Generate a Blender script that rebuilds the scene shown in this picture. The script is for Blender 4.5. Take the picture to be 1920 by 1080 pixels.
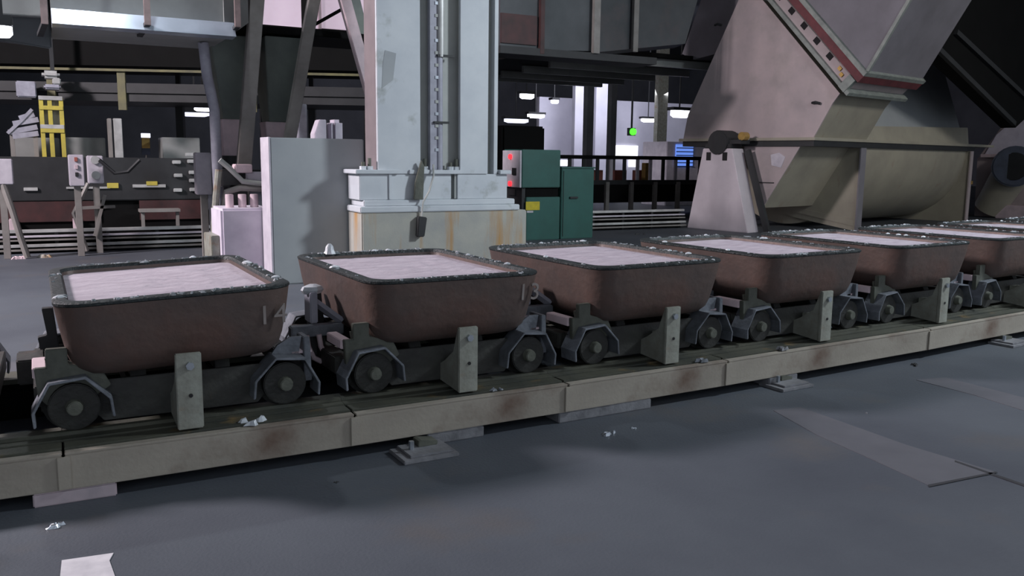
import bpy, bmesh, math, random
from mathutils import Vector, Matrix, noise
random.seed(7)
for o in list(bpy.data.objects): bpy.data.objects.remove(o)
SC = bpy.context.scene; COL = SC.collection
PI = math.pi

# ------------------------------------------------------------------ camera
cd = bpy.data.cameras.new('camera'); cam = bpy.data.objects.new('camera', cd); COL.objects.link(cam)
yaw, pitch, roll = 1.0779105, 0.1486726, 0.01165927
fw = Vector((math.cos(yaw)*math.cos(pitch), math.sin(yaw)*math.cos(pitch), -math.sin(pitch)))
rt = Vector((math.sin(yaw), -math.cos(yaw), 0)); up = rt.cross(fw)
r2 = math.cos(roll)*rt + math.sin(roll)*up; u2 = -math.sin(roll)*rt + math.cos(roll)*up
M = Matrix((r2, u2, -fw)).transposed().to_4x4(); M.translation = Vector((0, 0, 1.7))
cam.matrix_world = M
cd.sensor_width = 36.0; cd.lens = 36.0*1625.455/1920.0; cd.clip_end = 300
SC.camera = cam

# ------------------------------------------------------------------ world, lights, exposure
SC.view_settings.view_transform = 'Standard'; SC.view_settings.look = 'None'
SC.view_settings.gamma = 1.0; SC.view_settings.use_curve_mapping = False
SC.view_settings.exposure = 0.0
w = bpy.data.worlds.new('hall_air'); SC.world = w; w.use_nodes = True
w.node_tree.nodes['Background'].inputs[0].default_value = (0.78, 0.86, 0.97, 1)
w.node_tree.nodes['Background'].inputs[1].default_value = 0.70

def area(name, loc, target, size, power, color, sizey=None, spread=180):
    l = bpy.data.lights.new(name, 'AREA'); l.energy = power; l.color = color
    l.shape = 'RECTANGLE'; l.size = size; l.size_y = sizey or size; l.spread = math.radians(spread)
    o = bpy.data.objects.new(name, l); COL.objects.link(o); o.location = loc
    d = Vector(target) - Vector(loc); o.rotation_euler = d.to_track_quat('-Z', 'Y').to_euler()
    return o
# high bay lighting of the hall: pinkish bays over the far left, a bluish bay over the aisle in front, plus an added hopper fill
area('bay_light_pink', (-9.0, 12.3, 8.6), (4.0, 9.8, 0.6), 1.8, 3000, (1.0, 0.90, 0.95))
area('bay_light_pink', (2.0, 34.0, 8.8), (2, 32, 0.5), 5.0, 500, (1.0, 0.88, 0.96))
area('bay_light_blue', (13.0, 2.0, 7.6), (5.0, 10.0, 1.2), 1.3, 520, (0.84, 0.93, 1.0), None, 125)
area('bay_light_blue', (18.5, 2.5, 8.4), (19.5, 16.0, 1.6), 1.6, 85, (1.0, 0.98, 0.93), None, 80)  # warm white fill lamp added to brighten the hopper front
area('bay_light_near', (0.75, 11.45, 8.8), (0.75, 11.0, 0.0), 0.35, 130, (0.84, 0.93, 1.0))
area('bay_light_far', (13.0, 27.0, 5.6), (15.0, 34.0, 0.3), 6.0, 500, (0.85, 0.88, 1.0))
area('bay_light_far', (27.0, 38.0, 7.5), (30.0, 47.0, 1.5), 6.0, 800, (0.85, 0.86, 1.0))

# ------------------------------------------------------------------ materials
def lin(c):
    return tuple(((v/255.0)/12.92 if v/255.0 <= 0.04045 else ((v/255.0+0.055)/1.055)**2.4) for v in c)
def mat(name, c1, c2=None, rough=0.6, metal=0.0, scale=4.0, stretch=(1, 1, 1), lo=0.35, hi=0.7, c3=None, scale3=1.5, lo3=0.55, hi3=0.75, stretch3=(1, 1, 1), bump=0.0, bscale=40.0, emit=None, spec=0.5):
    m = bpy.data.materials.new(name); m.use_nodes = True; nt = m.node_tree; N = nt.nodes; L = nt.links
    b = N['Principled BSDF']; b.inputs['Roughness'].default_value = rough; b.inputs['Metallic'].default_value = metal
    b.inputs['Specular IOR Level'].default_value = spec
    col = lambda c: (*lin(c), 1)
    if c2 is None: c2 = tuple(min(255, v*0.86) for v in c1)
    tc = N.new('ShaderNodeTexCoord')
    def nz(sc, st, l, h, det=5):
        mp = N.new('ShaderNodeMapping'); mp.inputs['Scale'].default_value = st
        L.new(tc.outputs['Object'], mp.inputs['Vector'])
        n = N.new('ShaderNodeTexNoise'); n.inputs['Scale'].default_value = sc; n.inputs['Detail'].default_value = det
        n.inputs['Roughness'].default_value = 0.6
        L.new(mp.outputs[0], n.inputs['Vector'])
        r = N.new('ShaderNodeMapRange'); r.inputs['From Min'].default_value = l; r.inputs['From Max'].default_value = h
        L.new(n.outputs['Fac'], r.inputs['Value'])
        return r.outputs[0]
    mx = N.new('ShaderNodeMix'); mx.data_type = 'RGBA'
    L.new(nz(scale, stretch, lo, hi), mx.inputs[0]); mx.inputs[6].default_value = col(c1); mx.inputs[7].default_value = col(c2)
    out = mx.outputs[2]
    if c3:
        m3 = N.new('ShaderNodeMix'); m3.data_type = 'RGBA'
        L.new(nz(scale3, stretch3, lo3, hi3), m3.inputs[0]); L.new(out, m3.inputs[6]); m3.inputs[7].default_value = col(c3)
        out = m3.outputs[2]
    L.new(out, b.inputs['Base Color'])
    if bump:
        n = N.new('ShaderNodeTexNoise'); n.inputs['Scale'].default_value = bscale; n.inputs['Detail'].default_value = 6
        L.new(tc.outputs['Object'], n.inputs['Vector'])
        bp = N.new('ShaderNodeBump'); bp.inputs['Strength'].default_value = bump; bp.inputs['Distance'].default_value = 0.02
        L.new(n.outputs['Fac'], bp.inputs['Height']); L.new(bp.outputs[0], b.inputs['Normal'])
    if emit:
        b.inputs['Emission Color'].default_value = (*lin(emit[0]), 1); b.inputs['Emission Strength'].default_value = emit[1]
    return m

MT = dict(
 floor=mat('floor_concrete', (89,94,101), (74,78,86), rough=0.55, scale=0.5, c3=(95,91,89), scale3=0.9, lo3=0.55, hi3=0.8, bump=0.15, bscale=60, spec=0.3),
 patch=mat('worn_floor_coat', (97,98,104), (88,89,95), rough=0.6, scale=2.5, spec=0.3),
 joint=mat('joint_filler', (48,49,54), rough=0.9),
 paper=mat('white_sheet', (215,212,216), (180,178,184), rough=0.8, scale=6),
 rust=mat('mould_iron', (101,84,78), (85,75,72), rough=0.5, metal=0.2, scale=3.0, c3=(108,79,70), scale3=2.2, lo3=0.5, hi3=0.8, bump=0.25, bscale=18, spec=0.4),
 rim=mat('mould_rim_iron', (46,52,53), (27,32,33), rough=0.55, metal=0.2, scale=14, bump=0.5, bscale=45, c3=(96,106,110), scale3=22, lo3=0.64, hi3=0.74),
 melt=mat('solidified_metal_crust', (188,179,188), (163,153,164), rough=0.55, scale=5, stretch=(1,3,1), c3=(150,134,144), scale3=7, stretch3=(0.6,3,1), lo3=0.58, hi3=0.8, bump=0.35, bscale=22),
 fleck=mat('dull_metal_fleck', (150,156,162), (92,100,104), rough=0.5, scale=7),
 splat=mat('dried_metal_splash', (205,210,216), rough=0.4, scale=9),
 number=mat('cast_number_metal', (150,140,136), rough=0.6, scale=10),
 chassis=mat('cart_iron', (62,62,58), (40,38,38), rough=0.6, scale=6, c3=(80,58,48), scale3=5, lo3=0.6, hi3=0.8, bump=0.2),
 guard=mat('worn_guard_steel', (128,132,140), (84,88,94), rough=0.5, metal=0.25, scale=7, bump=0.2),
 olive=mat('olive_bracket_steel', (98,100,90), (72,74,66), rough=0.55, scale=7, bump=0.15),
 stanchion=mat('painted_dog_plate', (150,152,142), (124,122,112), rough=0.55, scale=9, c3=(128,104,84), scale3=5, lo3=0.58, hi3=0.75, bump=0.15),
 bolt=mat('bright_bolt_steel', (190,196,204), rough=0.28, metal=0.8, scale=8),
 wheel=mat('wheel_iron', (40,40,36), (30,29,28), rough=0.6, scale=9, bump=0.2),  # iron darkened to put the deep shade under the cart into the colour
 beam=mat('beam_steel', (168,160,148), (148,140,129), rough=0.62, scale=1.5, stretch=(1,1,2), c3=(104,82,70), scale3=1.6, lo3=0.55, hi3=0.78, bump=0.12, spec=0.3),
 rail=mat('rail_steel', (84,84,72), (60,62,56), rough=0.55, scale=3, c3=(120,100,66), scale3=4, lo3=0.6, hi3=0.75, bump=0.15),
 pad=mat('grout_pad', (196,178,184), (170,158,164), rough=0.8, scale=6),
 plate=mat('anchor_plate_steel', (136,136,140), (104,104,108), rough=0.55, scale=9, bump=0.2),
 col=mat('column_paint', (204,208,212), (190,195,201), rough=0.5, scale=2.2, c3=(158,162,160), scale3=1.8, lo3=0.62, hi3=0.72, spec=0.4),
 webside=mat('column_side_paint', (128,117,119), (114,105,108), rough=0.55, scale=3),  # column paint again, with the tone of its lit left side painted in
 recess=mat('column_web_paint', (172,174,170), (160,163,160), rough=0.55, scale=3),
 conc=mat('pedestal_concrete', (176,174,164), (158,158,154), rough=0.75, scale=2.5, c3=(176,136,84), scale3=2.2, stretch3=(1.6,1.6,0.15), lo3=0.52, hi3=0.68, bump=0.1),
 panel=mat('cabinet_panel_paint', (166,170,172), (154,158,162), rough=0.5, scale=1.5, spec=0.4),
 white=mat('white_block_paint', (222,214,226), (200,192,206), rough=0.6, scale=3),
 green=mat('green_cabinet_paint', (46,98,90), (42,86,78), rough=0.45, scale=2),
 ctrl=mat('light_grey_enclosure', (204,198,206), (182,176,186), rough=0.5, scale=5),
 dark=mat('dark_steel', (46,47,49), (35,36,38), rough=0.6, scale=3),
 black=mat('sooty_steel', (16,16,16), (12,12,12), rough=0.8, scale=2, spec=0.15),  # near black so shadowed steel stays dark; the shade is in the colour
 ductgrey=mat('duct_sheet_grey', (150,152,150), (130,132,130), rough=0.5, scale=1.5),
 band=mat('duct_band_sheet', (186,196,210), (168,178,190), rough=0.25, metal=0.35, scale=2),
 dduct=mat('dark_duct_sheet', (78,82,86), (60,64,68), rough=0.55, scale=1.2, c3=(88,78,80), scale3=0.8),
 strap=mat('strap_steel', (170,148,146), (130,116,114), rough=0.6, scale=5),
 bar=mat('frame_bar_paint', (146,142,138), (124,120,116), rough=0.55, scale=3),
 funnel=mat('funnel_sheet', (112,122,114), (92,100,96), rough=0.5, scale=2),
 neck=mat('funnel_neck_paint', (222,200,205), (196,178,184), rough=0.6, scale=4),
 pipe=mat('pale_pipe_paint', (170,170,182), (140,140,152), rough=0.5, scale=5),
 hopper=mat('hopper_paint', (190,174,174), (170,158,160), rough=0.55, scale=1.1, c3=(146,140,136), scale3=0.7, lo3=0.5, hi3=0.8, spec=0.35),  # pinkish light on the end faces is put into this lighter colour
 hoppero=mat('hopper_olive_sheet', (168,162,146), (150,144,131), rough=0.55, scale=1.2, c3=(146,122,106), scale3=2.5, stretch3=(1,1,0.4), lo3=0.62, hi3=0.8, spec=0.35),
 chute=mat('chute_sheet', (128,125,132), (115,112,118), rough=0.55, scale=1.5, spec=0.35),
 legpaint=mat('stand_paint', (214,204,210), (198,188,194), rough=0.55, scale=1.5),
 gasket=mat('red_gasket', (116,60,64), (94,52,56), rough=0.7, scale=5),
 flangeg=mat('flange_steel', (150,156,150), (120,126,122), rough=0.5, scale=5),
 hole=mat('bolt_hole_black', (36,34,36), rough=0.9),
 brass=mat('brass_fitting', (196,160,92), rough=0.4, metal=0.5, scale=8),
 motor=mat('motor_blue_grey', (62,70,88), (44,50,66), rough=0.45, scale=4),
 yellow=mat('safety_yellow', (206,190,84), (176,164,80), rough=0.5, scale=5),
 yellowrail=mat('faded_yellow_rail', (112,108,72), (84,82,62), rough=0.6, scale=4),
 label=mat('yellow_label', (216,196,40), (190,172,40), rough=0.5, scale=12),
 silver=mat('bright_bar_metal', (206,206,204), (166,166,164), rough=0.45, metal=0.3, scale=3),
 redpaint=mat('dull_red_steel', (78,46,46), (52,36,36), rough=0.6, scale=3),
 orange=mat('faded_orange_guard', (170,98,84), (140,88,80), rough=0.6, scale=4),
 wallm=mat('hall_wall_sheet', (196,194,206), (172,170,184), rough=0.7, scale=0.4),
 walld=mat('hall_wall_dark', (96,98,106), (78,80,88), rough=0.7, scale=0.4),
 ceil=mat('ceiling_sheet', (70,72,78), (58,60,66), rough=0.8, scale=0.5),
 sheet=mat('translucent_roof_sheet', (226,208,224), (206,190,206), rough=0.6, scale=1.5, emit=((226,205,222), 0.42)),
 lamp=mat('lamp_lens', (255,255,255), rough=0.4, emit=((240,242,255), 6.0)),
 tube=mat('lamp_tube', (255,255,255), rough=0.4, emit=((225,228,255), 1.6)),
 winw=mat('bright_window', (255,255,255), rough=0.4, emit=((250,252,255), 1.6)),
 winb=mat('blue_window', (90,130,230), rough=0.3, emit=((110,150,245), 0.8)),
 ledr=mat('red_led', (255,60,70), rough=0.4, emit=((255,50,60), 1.6)),
 ledg=mat('green_led', (90,240,60), rough=0.4, emit=((80,235,50), 1.8)),
)

# ------------------------------------------------------------------ helpers
class MB:
    def __init__(s): s.bm = bmesh.new()
    def box(s, x0, x1, y0, y1, z0, z1):
        v = [s.bm.verts.new(p) for p in ((x0,y0,z0),(x1,y0,z0),(x1,y1,z0),(x0,y1,z0),(x0,y0,z1),(x1,y0,z1),(x1,y1,z1),(x0,y1,z1))]
        for f in ((3,2,1,0),(4,5,6,7),(0,1,5,4),(1,2,6,5),(2,3,7,6),(3,0,4,7)): s.bm.faces.new([v[i] for i in f])
        return s
    def hull(s, A, B):
        """loft between two polygons of the same length, capped"""
        a = [s.bm.verts.new(p) for p in A]; b = [s.bm.verts.new(p) for p in B]; n = len(a)
        s.bm.faces.new(a[::-1]); s.bm.faces.new(b)
        for i in range(n): s.bm.faces.new((a[i], a[(i+1) % n], b[(i+1) % n], b[i]))
        return s
    def prism(s, poly, axis, c0, c1):
        """polygon in the two other axes, extruded along axis"""
        def P(p, c): return (c, p[0], p[1]) if axis == 'x' else ((p[0], c, p[1]) if axis == 'y' else (p[0], p[1], c))
        return s.hull([P(p, c0) for p in poly], [P(p, c1) for p in poly])
    def cyl(s, p0, p1, r0, r1=None, n=14):
        r1 = r0 if r1 is None else r1; p0, p1 = Vector(p0), Vector(p1); d = (p1-p0).normalized()
        a = d.orthogonal().normalized(); b = d.cross(a)
        ring = lambda p, r: [p + r*(math.cos(t)*a + math.sin(t)*b) for t in (2*PI*i/n for i in range(n))]
        return s.hull(ring(p0, r0), ring(p1, r1))
    def bar(s, p0, p1, wx, wy):
        p0, p1 = Vector(p0), Vector(p1); d = (p1-p0).normalized()
        a = Vector((1, 0, 0)) if abs(d.x) < 0.8 else Vector((0, 1, 0))
        b = d.cross(a).normalized(); a = b.cross(d).normalized()
        q = lambda p: [p-a*wx/2-b*wy/2, p+a*wx/2-b*wy/2, p+a*wx/2+b*wy/2, p-a*wx/2+b*wy/2]
        return s.hull(q(p0), q(p1))
    def tube(s, pts, r, n=8):
        pts = [Vector(p) for p in pts]; prev = None
        rings = []; ref = None
        for i, p in enumerate(pts):
            d = (pts[min(i+1, len(pts)-1)] - pts[max(i-1, 0)]).normalized()
            if ref is None: ref = d.orthogonal().normalized()
            a = (ref - d*ref.dot(d)).normalized(); b = d.cross(a); ref = a
            rings.append([s.bm.verts.new(p + r*(math.cos(2*PI*k/n)*a + math.sin(2*PI*k/n)*b)) for k in range(n)])
        for A, B in zip(rings, rings[1:]):
            for k in range(n): s.bm.faces.new((A[k], A[(k+1) % n], B[(k+1) % n], B[k]))
        s.bm.faces.new(rings[0][::-1]); s.bm.faces.new(rings[-1]); return s
    def loft(s, rings, cap0=True, cap1=True):
        R = [[s.bm.verts.new(p) for p in r] for r in rings]; n = len(R[0])
        for A, B in zip(R, R[1:]):
            for k in range(n): s.bm.faces.new((A[k], A[(k+1) % n], B[(k+1) % n], B[k]))
        if cap0: s.bm.faces.new(R[0][::-1])
        if cap1: s.bm.faces.new(R[-1])
        return s
    def build(s, name, m, parent=None, bevel=0.0, smooth=False, loc=None):
        bm = s.bm
        bmesh.ops.recalc_face_normals(bm, faces=bm.faces)
        if loc is not None: bmesh.ops.translate(bm, verts=bm.verts, vec=-Vector(loc))
        if bevel: bmesh.ops.bevel(bm, geom=[e for e in bm.edges if len(e.link_faces) == 2 and e.calc_face_angle(0) > 0.6], offset=bevel, segments=2, affect='EDGES', clamp_overlap=True)
        me = bpy.data.meshes.new(name); bm.to_mesh(me); bm.free(); me.materials.append(MT[m])
        if smooth:
            me.polygons.foreach_set('use_smooth', [True]*len(me.polygons)); me.set_sharp_from_angle(angle=0.6)
        o = bpy.data.objects.new(name, me); COL.objects.link(o)
        if parent: o.parent = parent
        if loc is not None: o.location = loc
        return o
def tag(o, label=None, cat=None, group=None, kind=None):
    if label: o['label'] = label
    if cat: o['category'] = cat
    if group: o['group'] = group
    if kind: o['kind'] = kind
    return o
def thing(name, label, cat, loc=(0, 0, 0), rz=0.0, group=None):
    o = bpy.data.objects.new(name, None); COL.objects.link(o); o.location = loc; o.rotation_euler = (0, 0, rz)
    o.empty_display_size = 0.2
    return tag(o, label, cat, group)
def copy_tree(o, parent=None):
    c = o.copy(); COL.objects.link(c)
    if parent: c.parent = parent
    for ch in list(o.children): copy_tree(ch, c)
    return c
def box(name, m, x0, x1, y0, y1, z0, z1, parent=None, bevel=0.0):
    return MB().box(x0, x1, y0, y1, z0, z1).build(name, m, parent, bevel)
def rrect(hx, hy, r, z, n=5):
    pts = []
    for cx, cy, a0 in ((hx-r, hy-r, 0), (-hx+r, hy-r, PI/2), (-hx+r, -hy+r, PI), (hx-r, -hy+r, 1.5*PI)):
        for i in range(n+1):
            a = a0 + PI/2*i/n; pts.append((cx + r*math.cos(a), cy + r*math.sin(a), z))
    return pts

# ------------------------------------------------------------------ the setting
K = 0.011
def trk(s, y):                      # the track bends very slightly: a point s along it, y across it
    th = K*s; return Vector((s - math.sin(th)*(y), K*s*s/2 + math.cos(th)*y, 0)), th

fl = box('floor', 'floor', -14, 62, -6, 62, -0.2, 0.0); tag(fl, kind='structure')
def flat(name, m, pts, z0, z1, parent=None):
    return MB().prism(pts, 'z', z0, z1).build(name, m, parent)
def xy(*P): return [(p[0], p[1]) for p in P]
flat('floor_patch', 'patch', xy((4.333, 4.240, 0.000), (4.560, 4.216, 0.000), (4.552, 3.927, 0.000), (4.528, 3.332, 0.000), (4.575, 2.803, 0.000), (4.056, 2.822, 0.000), (4.132, 3.315, 0.000), (4.188, 3.728, 0.000)), 0.0, 0.003, fl)
flat('floor_patch', 'patch', xy((5.983, 4.366, 0.000), (6.271, 4.321, 0.000), (6.263, 3.963, 0.000), (6.252, 3.608, 0.000), (5.911, 3.402, 0.000), (5.985, 3.864, 0.000)), 0.0, 0.003, fl)
flat('floor_joint', 'joint', xy((4.057, 2.839, 0.000), (4.583, 2.799, -0.000), (4.559, 2.784, -0.000), (4.035, 2.816, 0.000)), 0.0, 0.004, fl)
flat('floor_joint', 'joint', xy((4.540, 3.022, 0.000), (4.535, 2.584, 0.000), (4.504, 2.565, 0.000), (4.515, 3.005, 0.000)), 0.0, 0.004, fl)
flat('floor_joint', 'joint', xy((-0.297, 8.088, 0.000), (-0.032, 8.134, 0.000), (-0.032, 8.069, 0.000), (-0.296, 8.024, 0.000)), 0.0, 0.004, fl)
flat('floor_patch', 'patch', xy((-0.484, 8.031, 0.000), (0.015, 8.025, 0.000), (0.003, 7.196, 0.000), (-0.448, 7.242, 0.000)), 0.0, 0.003, fl)
tag(box('ceiling', 'ceil', -14, 62, -6, 62, 10.0, 10.2), kind='structure')
tag(box('wall_back', 'walld', -14, 62, 62, 62.3, 0, 10), kind='structure')
tag(box('wall_left', 'walld', -14.3, -14, -6, 62, 0, 10), kind='structure')
tag(box('wall_right', 'walld', 62, 62.3, -6, 62, 0, 10), kind='structure')

# ------------------------------------------------------------------ mould carts on the track
def make_cart():
    t = thing('mould_cart', 'x', 'cart')
    WX, WY = 0.54, 0.66
    m = MB()                                             # frame: two side sills, cross members
    for sy in (-1, 1): m.box(-0.69, 0.69, sy*0.56-0.04, sy*0.56+0.04, 0.37, 0.50)
    for x in (-0.67, -0.22, 0.22, 0.67): m.box(x-0.05, x+0.05, -0.52, 0.52, 0.38, 0.49)
    m.build('frame', 'chassis', t, 0.006)
    sp = MB()                                            # cradle plates the mould sits on
    for x in (-0.22, 0.22):
        sp.prism([(-0.60, 0.50), (0.60, 0.50), (0.56, 0.565), (-0.56, 0.565)], 'x', x-0.04, x+0.04)
    sp.build('cradle', 'chassis', t, 0.004)
    for sy in (-1, 1): MB().prism([(-0.40, 0.30), (0.40, 0.30), (0.46, 0.37), (0.46, 0.52), (-0.46, 0.52), (-0.46, 0.37)], 'y', sy*0.62-0.012, sy*0.62+0.012).build('side_plate', 'chassis', t, 0.003)
    for sx in (-1, 1):
        for sy in (-1, 1):
            m = MB(); y = sy*WY
            prof = [(0.125, -0.05), (0.13, 0.02), (0.15, 0.03), (0.15, 0.05), (0.06, 0.052)]
            m.cyl((sx*WX, y-0.045, 0.41), (sx*WX, y+0.045, 0.41), 0.122, n=24)
            m.cyl((sx*WX, y-sy*0.045, 0.41), (sx*WX, y-sy*0.06, 0.41), 0.145, n=24)
            wo = m.build('wheel', 'wheel', t, 0.006, True)
            MB().cyl((sx*WX, y+sy*0.04, 0.41), (sx*WX, y+sy*0.085, 0.41), 0.045, 0.036, n=12).build('hub', 'olive', wo, 0.004, True)
            MB().cyl((sx*WX, y-sy*0.14, 0.41), (sx*WX, y+sy*0.02, 0.41), 0.03, n=10).build('axle', 'chassis', wo)
            arch = [(-0.175, -0.075), (-0.18, -0.005), (-0.105, 0.135), (0.055, 0.15), (0.165, 0.035), (0.175, -0.06)]
            ring = []
            th = 0.014
            for (ax, az) in arch:
                d = Vector((ax, az+0.02)).normalized()
                ring.append([(sx*WX+sx*-ax, y-0.09, 0.41+az), (sx*WX+sx*-ax, y+0.085, 0.41+az),
                             (sx*WX+sx*-(ax+d.x*th), y+0.085, 0.41+az+d.y*th), (sx*WX+sx*-(ax+d.x*th), y-0.09, 0.41+az+d.y*th)])
            g = MB().loft(ring).build('wheel_guard', 'guard', t, 0.003)
            if sy < 0:
                MB().prism([(sx*(WX+0.10), 0.555), (sx*(WX-0.07), 0.552), (sx*(WX-0.02), 0.62), (sx*(WX+0.05), 0.66), (sx*(WX+0.12), 0.66)], 'y', y+0.03, y+0.05).build('guard_web', 'guard' if sx > 0 else 'olive', g)
    # upright dog plate at the middle of the near side, with its gusset and bolt
    dp = MB().box(-0.07, 0.06, -0.905, -0.875, 0.275, 0.68).build('dog_plate', 'stanchion', t, 0.005)
    m = MB(); m.prism([(-0.875, 0.28), (-0.875, 0.66), (-0.82, 0.52), (-0.70, 0.44), (-0.62, 0.40), (-0.62, 0.30)], 'x', -0.068, -0.045)
    m.prism([(-0.875, 0.28), (-0.875, 0.50), (-0.62, 0.46), (-0.62, 0.36), (-0.70, 0.28)], 'x', 0.035, 0.055)
    m.build('gusset', 'stanchion', dp)
    MB().cyl((0.0, -0.925, 0.615), (0.0, -0.905, 0.615), 0.022, n=6).build('bolt', 'bolt', dp)
    MB().cyl((0.0, -0.909, 0.455), (0.0, -0.905, 0.455), 0.011, n=8).build('bolt_hole', 'hole', dp)
    # near-side end brackets (left: olive upright and skirt; right: pale channel)
    MB().prism([(-0.70, 0.47), (-0.71, 0.62), (-0.655, 0.62), (-0.655, 0.715), (-0.555, 0.715), (-0.555, 0.63), (-0.40, 0.585), (-0.36, 0.50), (-0.45, 0.44), (-0.64, 0.40)], 'y', -0.67, -0.63).build('end_bracket', 'olive', t, 0.004)
    MB().box(-0.72, -0.655, -0.63, -0.36, 0.56, 0.615).build('bracket_lug', 'neck', t, 0.004)
    MB().prism([(0.665, 0.40), (0.71, 0.40), (0.70, 0.66), (0.665, 0.66)], 'y', -0.66, -0.50).build('end_channel', 'guard', t, 0.004)
    MB().box(0.60, 0.72, -0.63, -0.40, 0.56, 0.575).build('step_plate', 'neck', t, 0.002)
    # coupling: pale upright post, draw bar, strut and two hanging links
    MB().box(0.855, 0.905, -0.12, 0.02, 0.63, 0.83).build('coupling_post', 'pipe', t, 0.006)
    MB().box(0.71, 1.05, -0.20, -0.12, 0.56, 0.63).build('draw_bar', 'guard', t, 0.006)
    MB().bar((0.88, -0.03, 0.78), (1.06, -0.14, 0.63), 0.03, 0.05).build('strut', 'pipe', t)
    for k, x in enumerate((0.80, 0.88)):
        MB().tube([(x, -0.22, 0.575), (x+0.01, -0.225, 0.50), (x+0.04, -0.23, 0.43), (x+0.09, -0.23, 0.40)], 0.017).build('hanging_link', 'neck', t, 0, True)
    MB().box(-0.80, -0.66, -0.15, 0.12, 0.42, 0.56).build('buffer_block', 'chassis', t, 0.008)
    MB().prism([(-0.62, 0.55), (-0.68, 0.55), (-0.69, 0.63), (-0.64, 0.64), (-0.66, 0.80), (-0.60, 0.80), (-0.58, 0.55)], 'y', 0.12, 0.19).build('coupling_hook', 'dark', t, 0.004)
    return t

def make_mould():
    t = thing('ingot_mould', 'x', 'mould')
    HX, HY = 0.595, 0.81
    shell = [(0.36, 0.56, 0.12, 0.562), (0.44, 0.65, 0.15, 0.566), (0.50, 0.71, 0.16, 0.585), (0.535, 0.75, 0.17, 0.625), (0.555, 0.77, 0.17, 0.69), (0.578, 0.793, 0.16, 0.83), (0.595, 0.81, 0.15, 0.962)]
    inner = [(0.525, 0.735, 0.11, 0.962), (0.51, 0.72, 0.11, 0.88), (0.46, 0.67, 0.12, 0.80)]
    MB().loft([rrect(a, b, r, z) for a, b, r, z in shell] + [rrect(a, b, r, z) for a, b, r, z in inner]).build('shell', 'rust', t, 0, True)
    rings = [rrect(a, b, r, z) for a, b, r, z in ((0.593, 0.808, 0.15, 0.955), (0.598, 0.813, 0.15, 0.962), (0.598, 0.813, 0.15, 0.974), (0.588, 0.803, 0.145, 0.98), (0.533, 0.743, 0.12, 0.98), (0.525, 0.735, 0.11, 0.970), (0.523, 0.733, 0.11, 0.93))]
    m = MB().loft(rings + [rings[0]], False, False)
    bmesh.ops.remove_doubles(m.bm, verts=m.bm.verts, dist=1e-5)
    m.build('rim', 'rim', t, 0, True)
    return t

def rim_splash(t, seed, n=110):
    R = random.Random(seed); m = MB()
    for i in range(n):
        side = R.choice('ffbbblrr'); u = R.uniform(-1, 1); v = R.uniform(0.0, 0.06)
        if side == 'f': x, y = u*0.45, -0.81+0.008+v*0.6
        elif side == 'b': x, y = u*0.46, 0.81-0.008-v*0.9
        elif side == 'l': x, y = -0.588+v*0.8, u*0.66
        else: x, y = 0.588-v*0.8, u*0.66
        a = R.uniform(0.006, 0.022)*(2.0 if R.random() < 0.10 else 1); b = a*R.uniform(0.4, 1.1); h = R.uniform(0.002, 0.010)
        an = R.uniform(0, PI); ca, sa = math.cos(an), math.sin(an)
        base = []; top = []
        for k in range(6):
            q = 2*PI*k/6; px, py = a*math.cos(q)*R.uniform(.7, 1.2), b*math.sin(q)*R.uniform(.7, 1.2)
            X, Y = x+px*ca-py*sa, y+px*sa+py*ca
            base.append((X, Y, 0.975)); top.append((x+(X-x)*0.55, y+(Y-y)*0.55, 0.979+h))
        m.hull(base, top)
    tag(m.build('splash_flecks', 'fleck', t, 0, False), kind='stuff')
    R2 = random.Random(seed+5)
    for i in range(6):
        a = R2.choice((0, 1, 2)); u = R2.uniform(-0.8, 0.8)
        c = [(u*0.5, 0.775), (-0.56, u*0.7), (0.56, u*0.7)][a]; r = R2.uniform(0.018, 0.034)
        MB().loft([[(c[0]+r*f*math.cos(q)*R2.uniform(.75, 1.2), c[1]+r*f*.8*math.sin(q)*R2.uniform(.75, 1.2), z) for q in (2*PI*k/8 for k in range(8))] for z, f in ((0.976, 1), (0.986, 0.8), (0.992, 0.3))]).build('splash_lump', 'splat', t, 0, True)

def make_fill(seed, hump=0.0):
    R = random.Random(seed); m = MB(); off = Vector((R.uniform(0, 50), R.uniform(0, 50), 0))
    hx, hy = 0.518, 0.728; nr, z0 = 13, 0.938
    rings = []
    for i in range(nr):
        f = 1.0 - i/(nr-1.0)*0.97
        rg = []
        for (x, y, z) in rrect(hx*f, hy*f, 0.108*f, 0, 7):
            p = Vector((x*4.5, y*9, 0))+off
            dz = 0.011*noise.noise(p) + 0.006*noise.noise(p*2.7) + hump*max(0, 1-f)
            rg.append((x, y, z0 + dz*(0.4 if i == 0 else 1)))
        rings.append(rg)
    low = [(x, y, 0.90) for (x, y, z) in rings[0]]
    m.loft([low] + rings)
    return m

def numeral(txt, x, z, parent):
    cu = bpy.data.curves.new('number', 'FONT'); cu.body = txt; cu.size = 0.155; cu.extrude = 0.005; cu.space_character = 1.15
    to = bpy.data.objects.new('number', cu); COL.objects.link(to)
    bpy.context.view_layer.update()
    me = bpy.data.meshes.new_from_object(to.evaluated_get(bpy.context.evaluated_depsgraph_get()))
    bpy.data.objects.remove(to)
    me.materials.clear(); me.materials.append(MT['number'])
    o = bpy.data.objects.new('number', me); COL.objects.link(o); o.parent = parent
    o.location = (x, -0.784-0.12*(z-0.77), z); o.rotation_euler = (PI/2+0.12, 0, 0)
    return o

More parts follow.
